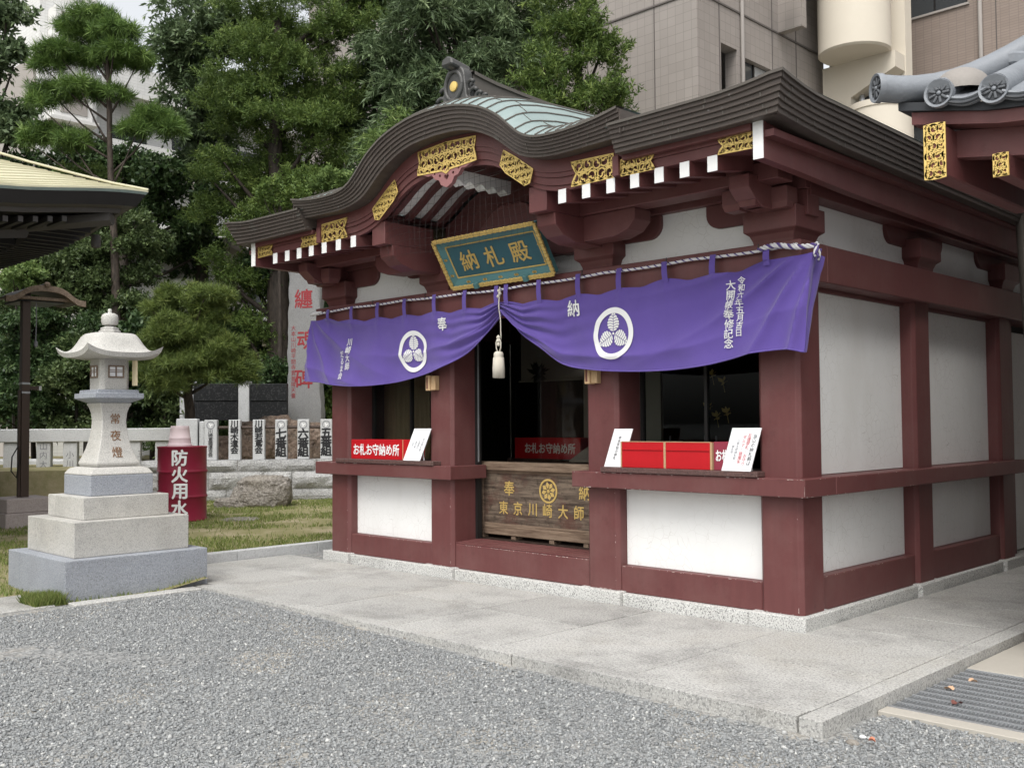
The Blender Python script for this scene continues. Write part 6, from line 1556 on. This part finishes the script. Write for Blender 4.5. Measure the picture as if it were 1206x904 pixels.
def foliage(clumps, shoots, per, L, W, sl, spread, up=.3, droop=0.0, mode='leaf', seed=1):
    """clumps: (cx, cy, cz, rx, ry, rz).  Shoots sit in the outer shell of each clump, every shoot carries `per` leaves."""
    g = np.random.default_rng(seed); V = []; Rn = []
    for (cx, cy, cz, rx, ry, rz) in clumps:
        n = max(4, int(shoots*(rx*rz)))
        d = unit(g.normal(size=(n, 3))); d[:, 2] = np.where(d[:, 2] < -.08, -d[:, 2]*.8, d[:, 2]); d = unit(d)
        rr = g.uniform(.45, 1.0, n)**.6*(1+.18*np.sin(d[:, 0]*5+cx)*np.cos(d[:, 1]*4+cy*2)+.12*g.normal(size=n))
        p = np.array([cx, cy, cz])+d*np.array([rx, ry, rz])*rr[:, None]
        ax = unit(d*.7+np.array([0, 0, up])+g.normal(size=(n, 3))*.35)
        tone_ = np.clip(g.normal(.42, .16, n)+.12*(rr-.8), 0, 1)  # tone drops towards the clump centre: shade put into the leaf colour
        t = np.tile(np.linspace(.05, 1, per), (n, 1)) if mode != 'tuft' else np.full((n, per), .3)
        q = p[:, None]+ax[:, None]*t[..., None]*sl
        q[..., 2] -= droop*t**2*sl
        ld = unit(ax[:, None]*(1-spread)+unit(g.normal(size=(n, per, 3)))*spread)
        if droop: ld[..., 2] -= droop*.9; ld = unit(ld)
        sd = unit(np.cross(ld, unit(g.normal(size=(n, per, 3)))))
        l = L*g.uniform(.65, 1.25, (n, per, 1)); w = W*g.uniform(.7, 1.2, (n, per, 1))
        a = q; b = q+ld*l*.45+sd*w*.5; c = q+ld*l; e = q+ld*l*.45-sd*w*.5
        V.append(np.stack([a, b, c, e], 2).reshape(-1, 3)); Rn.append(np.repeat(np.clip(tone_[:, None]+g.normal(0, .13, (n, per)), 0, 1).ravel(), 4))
    V = np.vstack(V); F_ = np.arange(len(V)).reshape(-1, 4); return V, F_, np.concatenate(Rn)
def clump(px, py, rx, ry, dep, dd=0, thick=.9):
    c = at(px, py, dep+dd); k = (dep+dd)/F; return (c.x, c.y, c.z, rx*k*thick, rx*k*thick, ry*k)
def sub(cl, n, f, seed):                    # break a mass into smaller lumps on its surface
    g = np.random.default_rng(seed); out = []
    for (x, y, z, rx, ry, rz) in cl:
        for _ in range(n):
            d = unit(g.normal(size=3)); k = g.uniform(.45, .95)
            s = f*g.uniform(.7, 1.25); out.append((x+d[0]*rx*k, y+d[1]*ry*k, z+d[2]*rz*k, max(.12, rx*s), max(.12, ry*s), max(.10, rz*s*.85)))
    return out
def tree(name, label, cat, base, top, r0, clumps, leafm, fo, bark='bark', limbs=7, seed=1, group=None):
    base, top = Vector(base), Vector(top)
    o = thing(name, label, cat, base, group)
    n = 10; wg = .06 if r0 > .15 else .015; path = [base.lerp(top, k/n)+Vector((wg*math.sin(k*1.3+seed), wg*math.cos(k*1.7+seed), 0))*(k > 0) for k in range(n+1)]
    MB().tube(path, [r0*(1-.75*k/n)*(1.25 if k == 0 else 1) for k in range(n+1)], 9).build('trunk', bark, o, smooth=True)
    rnd = random.Random(seed)
    for c in (rnd.sample(clumps, min(limbs, len(clumps))) if limbs else []):
        e = Vector(c[:3]); k = max(.15, min(.92, (e.z-base.z)/max(.1, (top.z-base.z))-.12)); s = base.lerp(top, k)
        m = s.lerp(e, .5)+Vector((0, 0, -.05*(e-s).length))
        MB().tube([s, s.lerp(m, .5), m, m.lerp(e, .6), e], [r0*.22, r0*.19, r0*.15, r0*.10, r0*.04], 6).build('limb', bark, o, smooth=True)
    V, F_, Rn = foliage(clumps, seed=seed, **fo)
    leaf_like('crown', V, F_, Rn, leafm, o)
    return o
YEW = dict(shoots=760, per=18, L=.125, W=.024, sl=.34, spread=.62, up=.35)
PINE = dict(shoots=820, per=34, L=.25, W=.014, sl=.16, spread=.72, up=.5, mode='tuft')
BROAD = dict(shoots=480, per=9, L=.17, W=.085, sl=.30, spread=.8, up=.1)
SMALL = dict(shoots=900, per=9, L=.095, W=.05, sl=.18, spread=.8, up=.15)
WILLOW = dict(shoots=420, per=13, L=.24, W=.042, sl=.45, spread=.55, up=.0, droop=.55)
def ground_pt(px, dep, z=.05): p = at(px, 480, dep); return Vector((p.x, p.y, z))
# pine with layered pads, left
d = 24
pads = [(112, 28, 30, 11), (92, 40, 22, 9), (136, 42, 26, 10), (110, 52, 26, 9), (70, 66, 24, 10), (92, 72, 22, 9), (140, 68, 28, 10), (160, 78, 18, 9), (118, 80, 22, 8), (54, 82, 16, 8),
        (66, 116, 28, 11), (96, 108, 24, 9), (132, 116, 20, 9), (46, 126, 14, 8), (182, 148, 24, 13), (200, 156, 14, 9), (160, 158, 16, 9), (56, 164, 26, 11), (86, 172, 22, 9), (38, 170, 12, 8)]
cl = [clump(a, b, r_, h, d, dd) for (a, b, r_, h), dd in zip([(a, b, r_*1.12, h*1.22) for a, b, r_, h in pads], [0, .4, -.3, .5, 0, .3, -.2, .2, .6, 0, .5, -.2, 0, 0, .4, .3, 0, .5, .2, .3])]
tree('pine_tree', 'tall pine with layered needle pads above the left roof', 'tree', ground_pt(146, d), at(125, 48, d), .15, cl, 'lf_pine', PINE, 'barkpine', 15, 3)
# clipped garden pine in the middle distance
cl = sub([clump(225, 380, 52, 36, 19.8), clump(200, 415, 40, 30, 19.6), clump(262, 420, 40, 32, 19.8), clump(225, 448, 58, 26, 19.7), clump(285, 440, 22, 16, 19.8), clump(188, 368, 26, 18, 20), clump(240, 405, 44, 30, 19.4), clump(215, 350, 36, 18, 19.8), clump(250, 360, 34, 24, 19.8), clump(180, 440, 30, 24, 19.7)], 9, .44, 5)
tree('garden_pine', 'rounded olive green garden pine behind the red drum', 'tree', ground_pt(222, 20.1), at(225, 380, 20), .16, cl, 'lf_olive', dict(PINE, shoots=1100, L=.16, W=.011, sl=.12, per=26), 'barkpine', 8, 5)
# large yew-like conifer
base = [(318, 30, 70, 42), (290, 90, 62, 40), (345, 95, 55, 40), (268, 145, 42, 32), (325, 150, 56, 36), (380, 165, 42, 34), (262, 205, 36, 30), (305, 215, 44, 34), (362, 225, 46, 34), (402, 195, 30, 26),
        (255, 262, 30, 26), (290, 280, 36, 30), (335, 285, 30, 26), (262, 320, 26, 24), (295, 345, 30, 28), (400, 60, 40, 34), (425, 20, 36, 28), (392, 110, 40, 28), (300, 390, 30, 26), (330, 410, 26, 22), (275, 10, 40, 30), (350, 30, 50, 40), (300, 130, 50, 40), (355, 200, 50, 40), (290, 240, 46, 36), (375, 140, 44, 36), (310, 320, 40, 36)]
cl = sub([clump(a, b, r_, h, 26.5, dd) for (a, b, r_, h), dd in zip(base, [0, -.5, .6, .2, -.3, .4, 0, .5, -.2, .6, .2, -.3, .4, 0, .2, 1.2, 1.5, 1.0, .3, .5, .8, 1.4, 1.6, 1.2, 1.3, 1.5, 1.4])], 7, .40, 9)
tree('conifer_tree', 'large yellow green conifer with spreading clumps left of the hall', 'tree', ground_pt(330, 26.8), at(325, 20, 26.8), .40, cl, 'lf_yew', YEW, 'bark', 22, 9)
# broad dark tree behind, upper centre left
cl = sub([clump(235, 20, 48, 42, 29), clump(215, 80, 40, 40, 29), clump(245, 110, 40, 36, 29.4), clump(222, 140, 34, 36, 29), clump(250, 175, 36, 34, 29.6), clump(205, 40, 26, 26, 28.8), clump(270, 50, 36, 40, 29.6), clump(232, 205, 26, 26, 29.4)], 7, .40, 11)
tree('broadleaf_tree', 'dark drooping broadleaf tree between the pine and the conifer', 'tree', ground_pt(240, 29.5), at(235, 40, 29.5), .30, cl, 'lf_grey', dict(WILLOW, L=.22, W=.06, droop=.35), 'bark', 10, 11)
# left frame edge tree
cl = sub([clump(2, 20, 26, 34, 27), clump(4, 75, 22, 30, 27), clump(8, 140, 26, 28, 27), clump(20, 165, 26, 26, 27.2), clump(-10, 110, 20, 60, 27)], 7, .42, 13)
tree('broadleaf_tree', 'grey green tree cut by the left edge of the picture', 'tree', ground_pt(-20, 27), at(0, 60, 27), .22, cl, 'lf_grey', BROAD, 'bark', 6, 13)
# willow-leaved tree behind the gable
cl = sub([clump(505, 40, 46, 44, 26), clump(560, 45, 50, 44, 26.4), clump(480, 110, 44, 44, 26), clump(535, 110, 50, 40, 26), clump(595, 95, 48, 44, 26.4), clump(462, 165, 34, 36, 25.8), clump(620, 40, 46, 40, 27), clump(450, 60, 34, 34, 26.4), clump(585, 20, 50, 30, 26.8), clump(520, -5, 60, 26, 26.5), clump(450, 215, 30, 30, 25.8), clump(500, 170, 40, 30, 26.2)], 7, .40, 15)
tree('willow_leaved_tree', 'grey green tree with narrow hanging leaves behind the curved gable', 'tree', ground_pt(530, 26.5), at(535, 20, 26.5), .30, cl, 'lf_grey', WILLOW, 'bark', 10, 15)
cl = sub([clump(452, 168, 20, 26, 24.5), clump(440, 192, 16, 20, 24.5), clump(474, 150, 14, 18, 24.6)], 6, .45, 16)
tree('slender_tree', 'young lime green tree with drooping leaves beside the gable curve', 'tree', ground_pt(452, 24.6), at(455, 160, 24.6), .07, cl, 'lf_lime', dict(WILLOW, shoots=400, L=.20, W=.035, sl=.35), 'bark', 5, 16)
# evergreen right of the ridge
cl = sub([clump(655, 30, 42, 40, 23.5), clump(700, 40, 34, 40, 23.5), clump(640, 90, 36, 34, 23.3), clump(690, 95, 42, 34, 23.2), clump(665, 135, 40, 26, 23.3), clump(715, 120, 26, 26, 23.4), clump(690, 0, 34, 26, 23.7), clump(630, 130, 30, 24, 23.4), clump(722, 75, 14, 30, 23.5)], 7, .40, 17)
tree('evergreen_tree', 'dense green evergreen against the tiled wall behind the ridge', 'tree', ground_pt(680, 23.8), at(680, 20, 23.8), .28, cl, 'lf_yew', dict(YEW, shoots=700, per=15, L=.125, W=.032, sl=.28), 'bark', 8, 17)
# deep screen of dark trees behind everything on the left
scr = [(60, 215, 50, 40), (110, 205, 50, 40), (160, 215, 46, 44), (205, 235, 44, 46), (70, 260, 60, 40), (130, 262, 60, 44), (240, 260, 40, 50), (215, 290, 40, 40)]
cl = sub([clump(a, b, r_, h, 28.0, .3*(i % 3)) for i, (a, b, r_, h) in enumerate(scr)], 7, .40, 19)
tree('broadleaf_tree', 'dark broadleaf tree filling the space below the pine', 'tree', ground_pt(150, 28.2), at(140, 200, 28.2), .30, cl, 'lf_dark', BROAD, 'bark', 8, 19)
scr = [(95, 290, 56, 44), (150, 270, 40, 34), (60, 320, 54, 44), (140, 320, 54, 46), (100, 350, 60, 40), (175, 300, 26, 34), (40, 365, 50, 40), (165, 360, 40, 40)]
cl = sub([clump(a, b, r_, h, 24.4, .25*(i % 3)) for i, (a, b, r_, h) in enumerate(scr)], 7, .38, 21)
tree('camellia_tree', 'glossy dark green camellia tree under the left roof corner', 'tree', ground_pt(110, 24.8), at(110, 290, 24.8), .20, cl, 'lf_mid', SMALL, 'bark', 8, 21)
scr = [(330, 320, 40, 40), (350, 370, 40, 40), (300, 440, 44, 40), (340, 440, 40, 40), (380, 300, 36, 34), (385, 360, 30, 40), (390, 430, 30, 40), (270, 400, 40, 40)]
cl = sub([clump(a, b, r_, h, 27.4, .3*(i % 3)) for i, (a, b, r_, h) in enumerate(scr)], 7, .40, 23)
tree('broadleaf_tree', 'dark tree behind the tall monument', 'tree', ground_pt(345, 27.6), at(345, 320, 27.6), .22, cl, 'lf_dark', BROAD, 'bark', 6, 23)
scr = [(20, 250, 50, 50), (60, 330, 60, 50), (30, 420, 60, 60), (110, 420, 60, 60), (180, 410, 50, 60), (240, 420, 50, 60), (190, 330, 40, 36), (130, 480, 70, 40), (50, 490, 70, 40), (220, 490, 50, 40)]
cl = sub([clump(a, b, r_, h, 29.6, .3*(i % 3)) for i, (a, b, r_, h) in enumerate(scr)], 7, .42, 25)
tree('broadleaf_tree', 'deep shaded evergreen mass farthest behind the stone lantern', 'tree', ground_pt(120, 30), at(120, 300, 30), .30, cl, 'lf_dark', dict(BROAD, shoots=340, L=.22, W=.11), 'bark', 6, 25)
scr = [(440, 20, 50, 40), (470, 80, 50, 50), (430, 110, 40, 44), (420, 160, 40, 40), (560, 80, 60, 60), (520, 140, 50, 44), (640, 60, 40, 50)]
cl = sub([clump(a, b, r_, h, 29.0, .3*(i % 3)) for i, (a, b, r_, h) in enumerate(scr)], 7, .42, 27)
tree('broadleaf_tree', 'dark evergreen standing behind the willow leaved tree', 'tree', ground_pt(500, 29.4), at(500, 40, 29.4), .30, cl, 'lf_dark', dict(BROAD, shoots=360), 'bark', 6, 27)
# hedge shrubs behind the fence
for i, (px, py, rx, ry, dep, m, l) in enumerate(((20, 440, 60, 44, 22.8, 'lf_dark', 'dark hedge shrub behind the lamp post'), (90, 445, 52, 44, 22.6, 'lf_mid', 'leafy green shrub behind the lantern, left side'), (150, 450, 44, 42, 22.9, 'lf_dark', 'dark leafy shrub behind the lantern, right side'), (195, 470, 30, 34, 22.6, 'lf_mid', 'green shrub between lantern and garden pine'),
        (40, 395, 46, 36, 23.4, 'lf_dark', 'dark shrub above the hedge by the lamp post'), (120, 400, 50, 30, 23.4, 'lf_dark', 'dark shrub behind the lantern roof'), (180, 400, 36, 40, 23.4, 'lf_dark', 'dark shrub behind the left half of the garden pine'), (250, 470, 46, 34, 23.6, 'lf_dark', 'dark shrub behind the black tablets'), (310, 468, 46, 34, 24.0, 'lf_dark', 'dark shrub between tablets and monument'), (385, 465, 26, 36, 24.0, 'lf_yew', 'green shrub between monument and hall column'))):
    cl = sub([clump(px, py, rx, ry, dep), clump(px+8, py+46, rx, ry*.8, dep)], 11, .42, 31+i)
    tree('shrub', l, 'shrub', ground_pt(px, dep, .5 if px > 200 else .05), at(px, py-8, dep), .07, cl, m, SMALL if i % 3 else dict(SMALL, L=.13, W=.06, shoots=650), 'bark', 5, 31+i, 'shrubs behind the fence')
for i, (px, py, rx, ry, dep, m, l) in enumerate(((400, 225, 34, 20, 24, 'lf_lime', 'light green bush top beside the left foot of the gable'), (20, 330, 36, 22, 23.6, 'lf_lime', 'bright leafy bush under the left roof'), (330, 235, 30, 18, 25, 'lf_yew', 'yellow green bush above the left eave tip'), (105, 212, 44, 14, 25.6, 'lf_lime', 'pale green bush top showing over the left roof'))):
    cl = sub([clump(px, py, rx, ry, dep)], 12, .40, 51+i); p = at(px, py, dep)
    tree('bush', l, 'bush', (p.x, p.y, .05), p, .10, cl, m, SMALL, 'bark', 4, 51+i)
